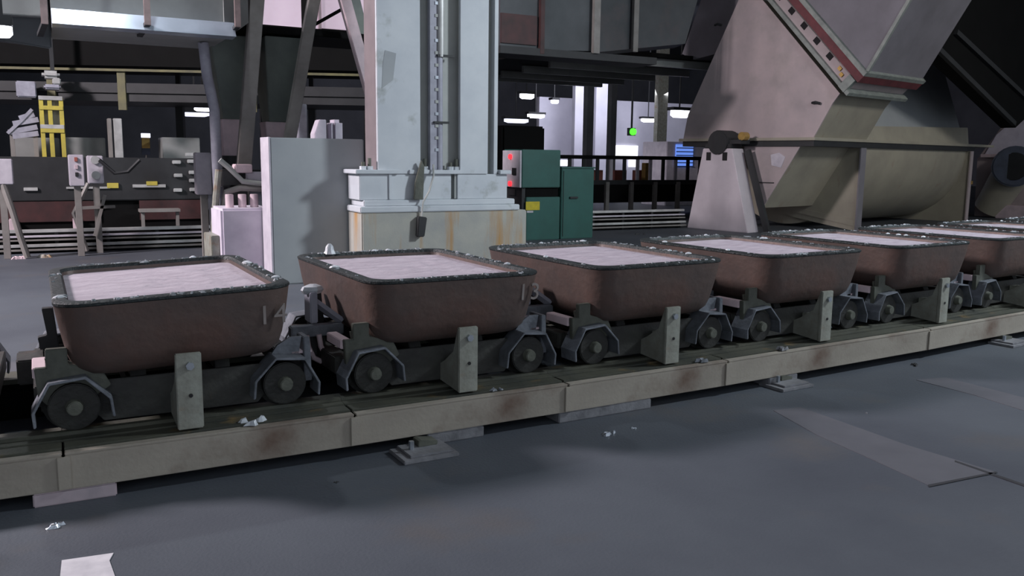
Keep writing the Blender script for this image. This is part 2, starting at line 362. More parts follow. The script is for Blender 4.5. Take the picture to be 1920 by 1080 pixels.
CART0 = make_cart(); MOULD0 = make_mould()
where = ['leftmost in the picture, cut off by the frame edge', 'carrying the mould numbered fourteen', 'carrying the mould numbered thirteen',
  'third full one from the left', 'fourth full one from the left', 'fifth full one from the left',
  'sixth full one from the left', 'second to last on the right', 'farthest on the right, hidden behind its neighbours']
PITCH, S0, YC = 1.706, 0.639, 5.56
tilt = {0: (0.0, -0.034, 0.0), 1: (0.0, 0.0, 0.0), 2: (0, -0.004, 0)}
for j in range(-1, 8):
    s = S0 + PITCH*j; p, th = trk(s, YC); nm = where[j+1]
    c = CART0 if j == -1 else copy_tree(CART0)
    c.location = p; c.rotation_euler = (0, 0, th); tag(c, 'dark iron wheeled mould cart, '+nm, 'cart', 'train of mould carts on the raised track')
    if j == 0:
        m = MB(); rr = []
        for z, r in ((0.815, 0.034), (0.84, 0.044), (0.862, 0.036), (0.876, 0.014)):
            rr.append([(0.89+r*math.cos(a)*(1.5+0.3*math.sin(2*a+1))+0.01*math.sin(3*a), -0.05+1.3*r*math.sin(a), z) for a in (2*PI*i/10 for i in range(10))])
        m.loft(rr).build('metal_lump', 'splat', c, 0, True)
    if j == -1: continue                                # its mould lies outside the frame
    md = MOULD0 if j == 0 else copy_tree(MOULD0)
    md.location = p; md.rotation_euler = (0, 0, th); tag(md, 'rusty iron mould with blackened rim, '+nm.replace('carrying the mould numbered', 'with raised number'), 'mould', 'iron moulds on the carts')
    fo = make_fill(30+j).build('metal_slab', 'melt', None, 0, True)
    fo.location = p; fo.rotation_euler = md.rotation_euler
    tag(fo, 'pinkish white crusted metal filling the mould '+nm.replace('carrying the mould numbered', 'numbered'), 'metal', 'metal slabs in the moulds')
    if j in tilt:
        tx, ty, tz = tilt[j]
        piv = Vector((0, 0, 0.60))
        for o in (md, fo):
            o.rotation_euler = (tx, ty, th)
            o.location = p + piv - (Matrix.Rotation(ty, 3, 'Y') @ piv)
        md['tilted'] = 1
for o in list(CART0.children):
    if o.name.split('.')[0] in ('draw_bar', 'strut', 'coupling_post', 'hanging_link'): bpy.data.objects.remove(o)
for o in list(COL.objects):
    if o.name.startswith('ingot_mould'):
        if 'tilted' in o: del o['tilted']
        rim_splash(o, hash(o.name) % 1000 if False else len(o.name)*13+int(o.location.x*100))
ML = sorted([o for o in COL.objects if o.name.startswith('ingot_mould')], key=lambda o: o.location.x)
numeral('14', 0.385, 0.765, ML[0]); numeral('13', 0.40, 0.80, ML[1])
# a knob of frozen metal standing on the far rim of the second mould
m = MB(); m.loft([[(-0.33+r*math.cos(a), 0.765+r*math.sin(a), z) for a in (2*PI*i/8 for i in range(8))] for z, r in ((0.975, 0.05), (1.0, 0.035), (1.03, 0.03), (1.05, 0.012))])
m.build('frozen_knob', 'splat', ML[1], 0, True)

# ------------------------------------------------------------------ the raised track
nodes = [-2.6, 0.0, 1.55, 3.07, 4.55, 7.15, 9.8, 12.6, 15.5]
blab = ['leftmost length, cut by the picture edge', 'length below the mould marked 14', 'length below the mould marked 13', 'length below the third mould', 'length below the fourth and fifth moulds', 'length at the right edge of the picture', 'far length hidden right of the picture', 'last far length']
for i, (a, b) in enumerate(zip(nodes, nodes[1:])):
    (pa, ta), (pb, tb) = trk(a, 0), trk(b, 0)
    p, th = trk(a, 4.585); q, _ = trk(b, 4.585)
    d = q - p; ang = math.atan2(d.y, d.x); ln = d.length
    t = thing('track_beam', 'brownish steel track beam, '+blab[i], 'beam', p, ang, 'near beams carrying the mould track')
    m = MB(); m.box(0.006, ln-0.006, 0, 0.02, 0.07, 0.245); m.box(0.006, ln-0.006, 0.02, 0.19, 0.07, 0.085)
    m.build('web_plate', 'beam', t, 0.004)
    box('front_lip', 'beam', 0.006, ln-0.006, 0.0, 0.055, 0.245, 0.256, t, 0.003)
    box('gap_seal', 'black', 0.006, ln-0.006, 0.055, 0.068, 0.235, 0.247, t, 0)  # black strip stands in for the darkness of the open groove
    box('top_ledge', 'rail', 0.006, ln-0.006, 0.068, 0.175, 0.245, 0.264, t, 0.003)
    box('joint_cover', 'beam', -0.03, 0.03, -0.012, 0.0, 0.075, 0.24, t, 0.003)
    # running rail: flat bar with a raised lip
    m = MB(); m.box(0, ln, 0.19, 0.43, 0.255, 0.268); m.box(0, ln, 0.255, 0.30, 0.268, 0.287)
    m.build('running_rail', 'rail', t, 0.003)
    box('rail_web', 'black', 0.0, ln, 0.24, 0.30, 0.0, 0.255, t)
    t2 = thing('rear_track_beam', 'dark rear beam of the mould track, far side of the '+blab[i], 'beam', p, ang, 'far beams carrying the mould track')
    box('web_plate', 'beam', 0.006, ln-0.006, 1.80, 1.96, 0.0, 0.245, t2, 0.004)
    box('running_rail', 'rail', 0, ln, 1.56, 1.80, 0.255, 0.287, t2, 0.003)
    box('rail_web', 'black', 0.0, ln, 1.66, 1.72, 0.0, 0.255, t2)
# grout pads under the near beam
for lab, x0, x1, m_ in (('pinkish grout pad under the leftmost beam', -0.15, 0.24, 'pad'), ('pale grout block under the beam right of the first anchor plate', 2.02, 2.42, 'plate'), ('grey grout block under the beam beside the second anchor plate', 5.02, 5.35, 'plate'), ('thin grout block under the third beam', 3.0, 3.8, 'plate')):
    p, th = trk(x0, 4.60); q, _ = trk(x1, 4.60)
    o = MB().box(0, (q-p).length, -0.01, 0.16, 0, 0.069).build('grout_pad', m_, None, 0.006)
    o.location = p; o.rotation_euler = (0, 0, th); tag(o, lab, 'pad', 'grout pads under the track')
# anchor plates on the floor beside the beam
for lab, P in (('steel anchor plate on the floor below the mould marked 13', (1.840, 4.477, 0.000)), ('steel anchor plate on the floor below the fourth mould', (4.906, 4.685, 0.000)), ('steel anchor plate on the floor at the right edge', (8.030, 4.898, 0.000))):
    t = thing('anchor_plate', lab, 'plate', P, K*P[0], 'anchor plates along the track')
    MB().prism([(-0.17, -0.12), (0.17, -0.12), (0.17, 0.12), (-0.17, 0.12)], 'z', 0.0, 0.022).build('base_plate', 'plate', t, 0.004)
    box('upper_plate', 'plate', -0.12, 0.15, -0.09, 0.12, 0.022, 0.036, t, 0.003)
    MB().prism([(-0.02, 0.036), (0.10, 0.036), (0.10, 0.06), (0.0, 0.075), (-0.02, 0.07)], 'y', 0.03, 0.12).build('clamp', 'olive', t, 0.003)
    MB().cyl((-0.07, 0.02, 0.036), (-0.07, 0.02, 0.085), 0.016, n=6).build('anchor_bolt', 'bolt', t)
# metal spill on the ledge and floor
def scrap(name, lab, P, sc, m_, seed, z=0.0, group=None, cat='scrap'):
    R = random.Random(seed); m = MB(); n = 9
    for k in range(3):
        cx, cy = R.uniform(-.6, .6)*sc, R.uniform(-.4, .4)*sc; rr = sc*R.uniform(.3, .6)
        b = []; tp = []
        for i in range(n):
            a = 2*PI*i/n; r = rr*R.uniform(.5, 1.2)
            b.append((cx+r*math.cos(a), cy+r*.6*math.sin(a), 0)); tp.append((cx+r*.6*math.cos(a), cy+r*.36*math.sin(a), sc*R.uniform(.12, .3)))
        m.hull(b, tp)
    o = m.build(name, m_, None, 0, False); o.location = (P[0], P[1], z); tag(o, lab, cat, group); return o
scrap('metal_scrap', 'crumpled bright metal scrap on the floor below the leftmost beam', (-0.034, 4.309, 0.000), 0.06, 'bolt', 1)
scrap('metal_scrap', 'ring of pale metal scrap on the floor in front of the third mould', (3.024, 4.299, -0.000), 0.065, 'bolt', 2)
scrap('metal_scrap', 'tiny bright metal chip right of the pale scrap ring', (3.234, 4.340, 0.000), 0.028, 'bolt', 3)
scrap('dark_scrap', 'dark scrap lying on the floor near the right end of the track', (6.419, 4.711, 0.000), 0.07, 'dark', 4)
scrap('dark_scrap', 'small dark crumb on the floor below the mould marked 14', (1.260, 4.272, 0.000), 0.022, 'dark', 5)
scrap('metal_scrap', 'pale fleck of metal between the two worn floor strips', (4.857, 3.901, 0.000), 0.03, 'plate', 6)
scrap('metal_spill', 'pale metal spill frozen on the track ledge below the mould marked 14', trk(0.98, 4.66)[0], 0.10, 'splat', 7, 0.262)
scrap('metal_spill', 'bluish metal flake on the track ledge below the mould marked 13', trk(2.55, 4.66)[0], 0.05, 'guard', 8, 0.262)
scrap('metal_spill', 'long grey metal spill on the track ledge below the fourth mould', trk(4.3, 4.66)[0], 0.10, 'guard', 9, 0.262)
scrap('metal_spill', 'grey metal crust on the track ledge right of the fourth mould', trk(5.2, 4.66)[0], 0.09, 'plate', 10, 0.262)
scrap('floor_clutter', 'pale rags on the floor at the foot of the left bar rack, left heap', (-0.408, 16.030, 0.000), 0.16, 'neck', 31)
scrap('floor_clutter', 'brownish rags on the floor at the foot of the left bar rack, right heap', (-0.011, 16.114, 0.000), 0.20, 'conc', 32)
o = flat('paper_sheet', 'paper', xy((-0.032, 3.919, 0.000), (0.165, 3.897, 0.000), (0.145, 3.830, 0.000), (0.162, 3.573, 0.000), (-0.048, 3.632, 0.000)), 0.0, 0.004)
tag(o, 'white sheet lying on the floor at the lower left corner', 'sheet')

# ------------------------------------------------------------------ column and pedestal
Yc = 10.9
t = thing('concrete_pedestal', 'rust-streaked concrete pedestal under the big steel column', 'pedestal', (4.84, Yc+0.5, 0))
def pb(name, m_, x0, x1, y0, y1, z0, z1, par, bev=0.004): return box(name, m_, x0-par.location.x, x1-par.location.x, y0-par.location.y, y1-par.location.y, z0-par.location.z, z1-par.location.z, par, bev)
pb('block', 'conc', 3.62, 6.08, Yc, Yc+0.58, 0, 0.97, t, 0.015)
pb('ledge', 'col', 3.60, 5.96, Yc-0.01, Yc+0.57, 0.97, 1.05, t, 0.01)
pb('ledge', 'col', 3.66, 5.90, Yc+0.03, Yc+0.56, 1.05, 1.13, t, 0.01)
t = thing('steel_column', 'tall pale blue-grey double steel column on the concrete pedestal', 'column', (4.76, Yc+0.4, 1.13))
y0 = Yc+0.06
for a, b in ((3.62, 4.42), (4.50, 4.93), (5.02, 5.80)): pb('base_stiffener_box', 'col', a, b, y0+0.02, y0+0.5, 1.13, 1.475, t, 0.008)
for a, b in ((3.56, 4.16), (4.30, 5.06)): pb('cap_plate', 'col', a, b, y0-0.03, y0+0.52, 1.475, 1.53, t, 0.006)
pb('cap_plate', 'col', 5.66, 5.84, y0-0.03, y0+0.52, 1.475, 1.53, t, 0.006)
pb('web_plate', 'recess', 3.93, 5.60, y0+0.14, y0+0.18, 1.13, 10.0, t, 0)
pb('left_flange', 'col', 3.87, 4.47, y0, y0+0.06, 1.475, 10.0, t, 0.006)
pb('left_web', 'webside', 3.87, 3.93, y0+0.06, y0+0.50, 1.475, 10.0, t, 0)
pb('right_flange', 'col', 5.05, 5.48, y0, y0+0.06, 1.475, 10.0, t, 0.006)
pb('right_web', 'recess', 5.07, 5.12, y0+0.06, y0+0.50, 1.475, 10.0, t, 0)
pb('edge_flange', 'col', 5.58, 5.64, y0+0.02, y0+0.55, 1.475, 10.0, t, 0.004)
pb('seam_plate', 'col', 4.02, 4.06, y0+0.0, y0+0.03, 1.14, 1.475, t, 0.002)
pb('seam_plate', 'recess', 4.98, 5.0, y0+0.02, y0+0.04, 1.14, 1.475, t, 0.0)
for x in (3.68, 4.01, 4.46, 4.93):
    for dx in (0, 0.09):
        b = MB().cyl((x+dx-4.76, y0+0.05-Yc-0.4, 0.40), (x+dx-4.76, y0+0.05-Yc-0.4, 0.40+0.10+0.05*(dx > 0)), 0.025, n=8).build('anchor_bolt', 'olive', t)
        MB().cyl((x+dx-4.76, y0+0.05-Yc-0.4, 0.40), (x+dx-4.76, y0+0.05-Yc-0.4, 0.445), 0.045, n=6).build('nut', 'col', b)
pa = [(3.981, 10.955, 3.062), (4.134, 10.955, 3.032), (4.087, 10.955, 2.690), (3.932, 10.955, 2.574), (3.950, 10.955, 2.885)]
MB().prism([(p[0]-4.76, p[2]-1.13) for p in pa], 'y', y0-0.003-Yc-0.4, y0-Yc-0.4).build('paint_patch', 'panel', t)
t = thing('conduit', 'pale conduit with cable clips running down the column recess', 'conduit', (4.72, Yc+0.13, 1.53))
MB().box(-0.10, 0.0, -0.04, 0.04, 0.0, 8.4).build('cable_tray', 'pipe', t, 0.004)
MB().cyl((0.06, -0.02, 1.50), (0.06, -0.02, 8.4), 0.055, n=14).build('pipe', 'silver', t, 0, True)
MB().cyl((0.05, 0.0, 0.0), (0.05, 0.0, 1.50), 0.05, n=14).build('lower_pipe', 'pipe', t, 0, True)
for i in range(16):
    MB().box(-0.025, 0.02, -0.05, -0.035, 0.25+0.16*i, 0.29+0.16*i).build('cable_clip', 'bolt' if i % 3 == 0 else 'recess', t)
MB().box(0.0, 0.25, -0.07, -0.03, 1.50, 1.53).build('bracket', 'dark', t)
MB().box(-0.05, 0.17, -0.07, -0.03, 0.62, 0.65).build('bracket', 'dark', t)
o = MB().tube([(4.64, Yc+0.02, 1.60), (4.62, Yc-0.03, 1.45), (4.55, Yc-0.05, 1.25), (4.46, Yc-0.05, 1.1), (4.44, Yc-0.04, 0.9)], 0.014).build('hanging_cable', 'recess', None, 0, True)
tag(o, 'thin grey cable hanging down the front of the column base', 'cable')
MB().prism([(4.30, 1.12), (4.46, 1.14), (4.50, 1.62), (4.44, 1.66), (4.38, 1.38)], 'y', Yc-0.0, Yc+0.07)
o = MB().prism([(4.34, 1.135), (4.47, 1.135), (4.49, 1.58), (4.45, 1.66), (4.36, 1.36)], 'y', Yc-0.03, Yc+0.015).build('rag_strap', 'olive', None, 0.006)
tag(o, 'dark olive strap draped over the column base plate', 'strap')
o = MB().prism([(4.36, 0.64), (4.46, 0.64), (4.50, 0.90), (4.38, 0.92)], 'y', Yc-0.10, Yc-0.012).build('cable_plug', 'dark', None, 0.01)
tag(o, 'dark plug hanging against the rust-streaked pedestal', 'plug')

# ------------------------------------------------------------------ panel cabinet and white block left of the column
Yp = 11.5
t = thing('panel_cabinet', 'tall plain grey cabinet standing left of the column', 'cabinet', (3.25, Yp+0.3, 0))
pb('body', 'panel', 2.60, 3.86, Yp, Yp+0.48, 0, 1.93, t, 0.012)
pb('side_panel', 'ctrl', 2.578, 2.60, Yp-0.005, Yp+0.48, 0.0, 1.935, t, 0.003)  # thin lighter slab paints in the light on the cabinet's left side
t = thing('white_block', 'low whitish block with pipe stubs left of the grey cabinet', 'block', (2.35, 12.4, 0))
pb('block', 'white', 2.04, 2.72, 12.0, 12.8, 0, 0.99, t, 0.03)
for x in (2.20, 2.37, 2.53):
    MB().cyl((x-2.35, -0.15, 0.99), (x-2.35, -0.15, 1.17), 0.055, n=12).build('pipe_stub', 'neck', t, 0.005, True)
pb('side_plate', 'stanchion', 1.93, 2.04, 12.15, 12.8, 0, 0.62, t, 0.01)

# ------------------------------------------------------------------ funnels on a leaning frame
Yf = 13.4
t = thing('funnel_frame', 'grey leaning frame bars carrying the dark funnels left of the column', 'frame', (3.3, Yf, 0))
def L(P): return (P[0]-3.3, P[1]-Yf, P[2])
def up_to(P, Q, z):            # carry the line P-Q on to height z
    k = (z-P[2])/(Q[2]-P[2]); return tuple(P[i]+(Q[i]-P[i])*k for i in range(3))
A, B = (2.631, 13.400, 1.532), (2.895, 13.400, 3.947)
MB().bar(L(up_to(A, B, 0)), L(up_to(A, B, 5.2)), 0.20, 0.16).build('leaning_bar', 'bar', t, 0.008)
A, B = (3.344, 13.400, 2.035), (3.742, 13.400, 4.025)
MB().bar(L(up_to(A, B, 0)), L(up_to(A, B, 4.3)), 0.17, 0.14).build('leaning_bar', 'bar', t, 0.008)
A, B = (4.767, 13.400, 2.193), (4.223, 13.400, 4.070)
MB().bar(L(up_to(A, B, 0)), L(up_to(A, B, 4.3)), 0.17, 0.14).build('leaning_bar', 'neck', t, 0.008)
A, B = (5.038, 13.900, 2.214), (4.538, 13.900, 4.173)
MB().bar(L(up_to(A, B, 0)), L(up_to(A, B, 4.6)), 0.16, 0.14).build('leaning_bar', 'funnel', t, 0.008)
MB().bar(L((3.806, 13.600, 3.697)), L((4.232, 13.600, 3.956)), 0.05, 0.05).build('cross_brace', 'black', t)
qh = (2.155, 4.864, 3.535, 3.630); MB().box(qh[0]-3.3, qh[1]-3.3, 0.30, 1.6, qh[2], qh[3]).build('head_beam', 'black', t, 0.01)
for xx in (qh[0]-3.2, qh[1]-3.5): MB().box(xx, xx+0.1, 1.0, 1.1, qh[3], 10.0).build('hanger_rod', 'black', t)
def funnel(lab, x0t, x1t, x0b, x1b, zt, zb, Y, nx0, nx1, nz):
    f = thing('dust_funnel', lab, 'funnel', ((x0b+x1b)/2, Y+0.5, 0))
    lx, ly = f.location.x, f.location.y
    q = lambda x0, x1, ya, yb, z: [(x0-lx, ya-ly, z), (x1-lx, ya-ly, z), (x1-lx, yb-ly, z), (x0-lx, yb-ly, z)]
    MB().hull(q(x0t, x1t, Y, Y+1.1, zt), q(x0b, x1b, Y+0.25, Y+0.75, zb)).build('cone', 'funnel', f, 0.01)
    MB().hull(q(nx0, nx1, Y+0.27, Y+0.72, zb), q(nx0+0.02, nx1-0.06, Y+0.3, Y+0.7, nz)).build('neck', 'neck', f, 0.01)
    MB().cyl(((nx0+nx1)/2-lx, Y+0.5-ly, 0), ((nx0+nx1)/2-lx, Y+0.5-ly, nz), 0.16, n=14).build('outlet_pipe', 'dark', f, 0, True)
    return f
a = (2.282, 2.874, 2.247, 3.471); b = (2.480, 2.828, 1.688, 2.250)
funnel('dark funnel with pinkish neck behind the left leaning bar', a[0], a[1], b[0], b[1], a[3], a[2], 13.8, b[0]-0.02, b[1], b[2])
a = (3.089, 3.758, 2.224, 3.502); b = (3.172, 3.470, 1.943, 2.222)
funnel('dark funnel with pinkish neck above the grey cabinet', a[0], a[1], b[0], b[1], a[3], a[2], 13.8, b[0]-0.05, b[1], b[2])
p0, p1, p2, p3 = (2.127, 13.420, 3.289), (2.161, 13.420, 2.843), (2.246, 13.420, 2.354), (2.251, 13.420, 1.701)
o = MB().tube([(p0[0], p0[1], 3.27), p0, p1, p2, p3, (p3[0]+0.03, p3[1], 0.0)], 0.075, 12).build('bent_pipe', 'pipe', None, 0, True)
tag(o, 'pale bent pipe running down left of the dark funnels', 'pipe')
t = thing('valve_manifold', 'tangle of dark valve bodies and pipes above the white block', 'valves', (2.4, 12.9, 0))
q = (2.406, 2.645, 1.447, 1.569); pb('flange', 'neck', q[0], q[1], 12.85, 13.1, q[2], q[3], t, 0.01)
q = (2.234, 2.875, 1.246, 1.491); pb('valve_body', 'dark', q[0], q[1], 13.0, 13.25, q[2], q[3], t, 0.02)
q = (2.565, 2.838, 1.287, 1.463); pb('valve_cap', 'ctrl', q[0], q[1], 12.88, 12.99, q[2], q[3], t, 0.02)
LL = lambda P: (P[0]-2.4, P[1]-12.9, P[2])
MB().tube([LL((2.848, 12.900, 1.217)), LL((2.471, 12.900, 1.234)), LL((2.283, 12.900, 1.175)), LL((2.222, 12.900, 0.910)), LL((2.136, 12.900, 0.568))], 0.05, 10).build('elbow_pipe', 'bar', t, 0, True)
MB().tube([LL((2.846, 12.880, 1.279)), LL((2.507, 12.880, 1.326)), LL((2.329, 12.880, 1.515)), LL((2.201, 12.880, 1.626))], 0.04, 10).build('elbow_pipe', 'recess', t, 0, True)
MB().tube([LL((2.182, 12.880, 1.492)), LL((2.131, 12.880, 1.101)), LL((2.095, 12.880, 0.724)), ((2.059, 12.880, 0.344)[0]-2.4, -0.02, 0.0)], 0.05, 10).build('stand_pipe', 'stanchion', t, 0, True)
pb('stand', 'dark', 2.35, 2.6, 13.02, 13.2, 0.0, (2.567, 13.000, 1.284)[2], t, 0.01)
def small_box_on_post(lab, q, Y, m_, dp=0.25, posts=1):
    t = thing('control_box', lab, 'control box', ((q[0]+q[1])/2, Y, 0))
    e = pb('enclosure', m_, q[0], q[1], Y, Y+dp, q[2], q[3], t, 0.012)
    for i in range(posts):
        x = q[0]+(q[1]-q[0])*(i+0.5)/posts
        pb('post', 'bar', x-0.05, x+0.05, Y+0.05, Y+0.15, 0, q[2], t, 0.004)
    return t
small_box_on_post('slim pale blue-grey control box on a post left of the funnels', (2.042, 2.267, 1.092, 1.730), 14.0, 'ctrl')

# ------------------------------------------------------------------ left background machines
q = (0.358, 0.585, 1.163, 1.674); t = small_box_on_post('pale control box on a post, left one of the close pair', q, 16.0, 'ctrl')
for yy, zz in ((0.86, 'orange'), (0.62, 'neck'), (0.38, 'dark')):
    pb('button', zz, q[0]+0.09, q[1]-0.09, 15.98, 16.0, q[2]+(q[3]-q[2])*yy-0.04, q[2]+(q[3]-q[2])*yy+0.03, t, 0.004)
q = (0.649, 0.894, 1.193, 1.659); t = small_box_on_post('pale control box with round dials, right one of the close pair', q, 16.4, 'ctrl')
for zz in (0.85, 0.3):
    x = (q[0]+q[1])/2-t.location.x; MB().cyl((x, -0.03, q[2]+(q[3]-q[2])*zz), (x, 0.0, q[2]+(q[3]-q[2])*zz), 0.07, n=12).build('dial', 'silver', t)
MB().tube([(q[0]-t.location.x, 0.05, q[2]), (q[0]-0.12-t.location.x, 0.0, 0.95), (q[0]-0.25-t.location.x, 0.0, 0.7), (q[0]-0.08-t.location.x, 0.0, 0.05)], 0.035).build('cable', 'bar', t, 0, True)
MB().bar((q[0]-0.2-t.location.x, 0.0, 0.78), (q[1]+0.15-t.location.x, 0.0, 0.80), 0.05, 0.05).build('cross_bar', 'bar', t)
MB().bar((q[1]-t.location.x, 0.0, 1.0), (q[0]+0.05-t.location.x, 0.0, 0.3), 0.05, 0.05).build('brace', 'bar', t)
q = (-0.758, -0.438, 1.193, 1.595); t = small_box_on_post('pale control box at the left picture edge with a hose', q, 16.0, 'ctrl')
MB().tube([(q[1]-0.15-t.location.x, 0.05, q[2]), (q[1]-0.05-t.location.x, 0.0, 0.8), (q[1]+0.03-t.location.x, 0.0, 0.4), (q[1]+0.12-t.location.x, 0.0, 0.02)], 0.05).build('hose', 'bar', t, 0, True)
o = MB().tube([(0.832, 16.300, 1.589), (1.058, 16.300, 1.367), (1.267, 16.300, 1.394), (1.463, 16.300, 1.595)], 0.03).build('slack_cable', 'dark', None, 0, True); tag(o, 'slack dark cable looping right of the paired control boxes', 'cable')
# stacked bars behind, left and right
def bar_rack(lab, x0, x1, Y, zs, seed):
    t = thing('bar_rack', lab, 'rack', ((x0+x1)/2, Y, 0))
    for i, (z, dy, h, mm) in enumerate(zs): pb('steel_bar', mm, x0, x1, Y+dy, Y+dy+0.09, z-h, z, t, 0.006)
    n = int((x1-x0)/0.85)
    for i in range(n+1):
        x = x0+0.1+(x1-x0-0.2)*i/n; pb('rack_post', 'dark', x-0.03, x+0.03, Y+0.16, Y+0.22, 0, zs[0][0]-0.02, t, 0)
    pb('back_plate', 'black', x0, x1, Y+0.26, Y+0.29, 0, zs[0][0]-0.03, t, 0)
    return t
ZS = [(0.40, 0.10, 0.055, 'silver'), (0.30, 0.07, 0.035, 'ctrl'), (0.235, 0.05, 0.03, 'bar'), (0.155, 0.02, 0.05, 'silver'), (0.075, 0.0, 0.035, 'bar')]
bar_rack('long rack of bright steel bars on the floor at far left', -1.6, 2.66, 16.75, ZS, 1)
bar_rack('long rack of bright steel bars on the floor right of the green cabinets', 10.6, 14.3, 17.3, [(z*1.18, dy, h, mm) for z, dy, h, mm in ZS], 2)
t = thing('casting_machine', 'long dark machine bed with dull red base at far left', 'machine', (0.6, 18.4, 0))
q = (-0.947, 2.761, 1.273, 1.673)
pb('bed', 'black', -2.0, 2.9, 18.4, 19.6, 0.0, 0.62, t, 0.02)
pb('base_panel', 'redpaint', -1.0, 0.9, 18.36, 18.4, 0.42, 0.80, t, 0.005)
pb('base_panel', 'redpaint', 1.6, 2.8, 18.36, 18.4, 0.42, 0.80, t, 0.005)
pb('upper_bed', 'dark', -2.0, 2.9, 18.42, 19.6, 0.80, 1.62, t, 0.02)
pb('mid_frame', 'black', -2.0, 2.9, 18.5, 19.6, 0.62, 0.80, t, 0.0)
pb('edge_strip', 'silver', 0.35, 1.1, 18.39, 18.42, 1.03, 1.07, t)
pb('edge_strip', 'yellow', 1.05, 1.25, 18.38, 18.42, 1.04, 1.14, t)
pb('edge_strip', 'silver', 1.5, 2.1, 18.38, 18.42, 1.05, 1.11, t)
pb('edge_strip', 'yellow', 1.75, 1.95, 18.37, 18.42, 1.09, 1.17, t)
pb('edge_strip', 'silver', -0.35, -0.12, 18.38, 18.42, 1.0, 1.06, t)
for i, (px_, py_) in enumerate(((0, 0), (0.28, 0.02), (0.52, 0.03), (0.02, -0.26), (0.30, -0.2), (0.5, -0.25), (0.25, 0.15), (0.3, -0.36), (0.0, -0.55), (0.5, -0.52), (0.3, -0.54))):
    x = 2.93-0.6+px_-0.0; z = 1.55+py_
    pb('clamp_block', 'silver', x-0.09, x+0.07, 18.36, 18.42, z-0.04, z+0.03, t, 0.01)
for x in (-0.55, 0.5):
    pb('roller_stand', 'neck', x-0.08, x+0.06, 18.2, 18.35, 0, 0.5, t, 0.02)
o = thing('step_stool', 'small grey frame stool standing before the machine bed', 'stool', (2.0, 17.9, 0))
pb('seat', 'bar', 1.55, 2.28, 17.8, 18.1, 0.60, 0.66, o, 0.005)
for x in (1.58, 2.2): pb('leg', 'bar', x, x+0.06, 17.85, 17.92, 0, 0.60, o)
# tanks, posts, panels further back
def simple(name, lab, cat, m_, q, Y, d, bev=0.01, z0=0.0, group=None):
    o = MB().box(-(q[1]-q[0])/2, (q[1]-q[0])/2, 0, d, z0 if z0 is not None else q[2], q[3]).build(name, m_, None, bev)
    o.location = ((q[0]+q[1])/2, Y, 0); tag(o, lab, cat, group); return o
simple('round_post', 'pale post at left background, brighter one of two', 'post', 'silver', (1.326, 1.489, 1.655, 2.421), 20, 0.2)
simple('round_post', 'slim grey post at left background beside the brighter post', 'post', 'bar', (1.215, 1.296, 1.653, 2.417), 20, 0.2)
simple('machine_cover', 'grey machine cover behind the paired control boxes', 'cover', 'ductgrey', (0.397, 1.184, 1.647, 2.023), 20.5, 0.8)
simple('machine_cover', 'grey slatted cover under the bright walkway at far left', 'cover', 'ductgrey', (-0.547, 0.319, 1.636, 2.004), 20.5, 0.8)
simple('machine_cover', 'grey tilted cover left of the bent pipe', 'cover', 'ductgrey', (2.372, 3.168, 1.668, 2.072), 21, 0.8)
t = thing('sign_post', 'narrow sign post with white, tan and blue bands at left background', 'sign', ((2.119, 22.000, 1.951)[0], 22, 0))
q = (2.035, 2.230, 2.073, 2.171); pb('white_band', 'tube', q[0], q[1], 22, 22.1, q[2], q[3], t)  # white band glows with the lamp tube material though it is no lamp
q = (2.039, 2.211, 1.829, 2.073); pb('tan_band', 'brass', q[0], q[1], 22, 22.1, q[2], q[3], t)
q = (2.029, 2.213, 1.682, 1.829); pb('blue_band', 'motor', q[0], q[1], 22, 22.1, q[2], q[3], t)
pb('post', 'bar', q[0]+0.08, q[1]-0.08, 22.02, 22.08, 0, q[2], t)
t = thing('stair_cage', 'yellow and white access ladder cage at far left', 'ladder', ((0.206, 19.800, 2.501)[0], 19.8, 0))
for x in (75, 118):
    pass
qa = (-0.012, 0.411, 2.125, 2.782)
for x in (qa[0], (qa[0]+qa[1])/2-0.06, qa[1]-0.07): pb('upright', 'yellow', x, x+0.08, 19.8, 19.88, 0, qa[3], t)
for k, mm in ((0.0, 'yellow'), (0.12, 'silver'), (0.68, 'yellow'), (0.97, 'silver')): pb('rung', mm, qa[0], qa[1], 19.78, 19.84, qa[2]+(qa[3]-qa[2])*k-0.03, qa[2]+(qa[3]-qa[2])*k+0.05, t)
pb('back_sheet', 'ductgrey', qa[0]+0.05, qa[1]-0.05, 19.9, 19.95, qa[2], qa[3], t)
t = thing('walkway_truss', 'pale zigzag walkway steps at far left beside the yellow ladder', 'steps', ((-0.295, 20.000, 2.232)[0], 20, 0))
for k, (xa, ya, xb, yb) in enumerate(((16,248,70,238), (24,232,72,224), (36,222,64,214), (24,256,72,250), (14,250,40,226), (40,226,60,205))):
    A = (lambda P: (P[0]-t.location.x, 0, P[2]))
    pa = [(-0.571, 20.000, 2.090), (-0.487, 20.000, 2.258), (-0.370, 20.000, 2.365), (-0.503, 20.000, 2.009), (-0.590, 20.000, 2.069), (-0.336, 20.000, 2.325)][k]
    pb_ = [(-0.064, 20.000, 2.207), (-0.037, 20.000, 2.355), (-0.105, 20.000, 2.457), (-0.053, 20.000, 2.082), (-0.336, 20.000, 2.325), (-0.137, 20.000, 2.550)][k]
    MB().bar(A(pa), A(pb_), 0.06, 0.10).build('step_rail', 'pipe', t)
for x in (20, 68):
    P = (-0.517, 20.000, 2.071) if x == 20 else (-0.110, 20.000, 2.080); MB().box(P[0]-t.location.x-0.04, P[0]-t.location.x+0.04, 0, 0.08, 0, P[2]).build('leg', 'bar', t)
t = thing('robot_head', 'white equipment head hanging above the yellow ladder', 'equipment', ((0.234, 19.800, 3.124)[0], 19.8, (0.223, 19.800, 2.937)[2]))
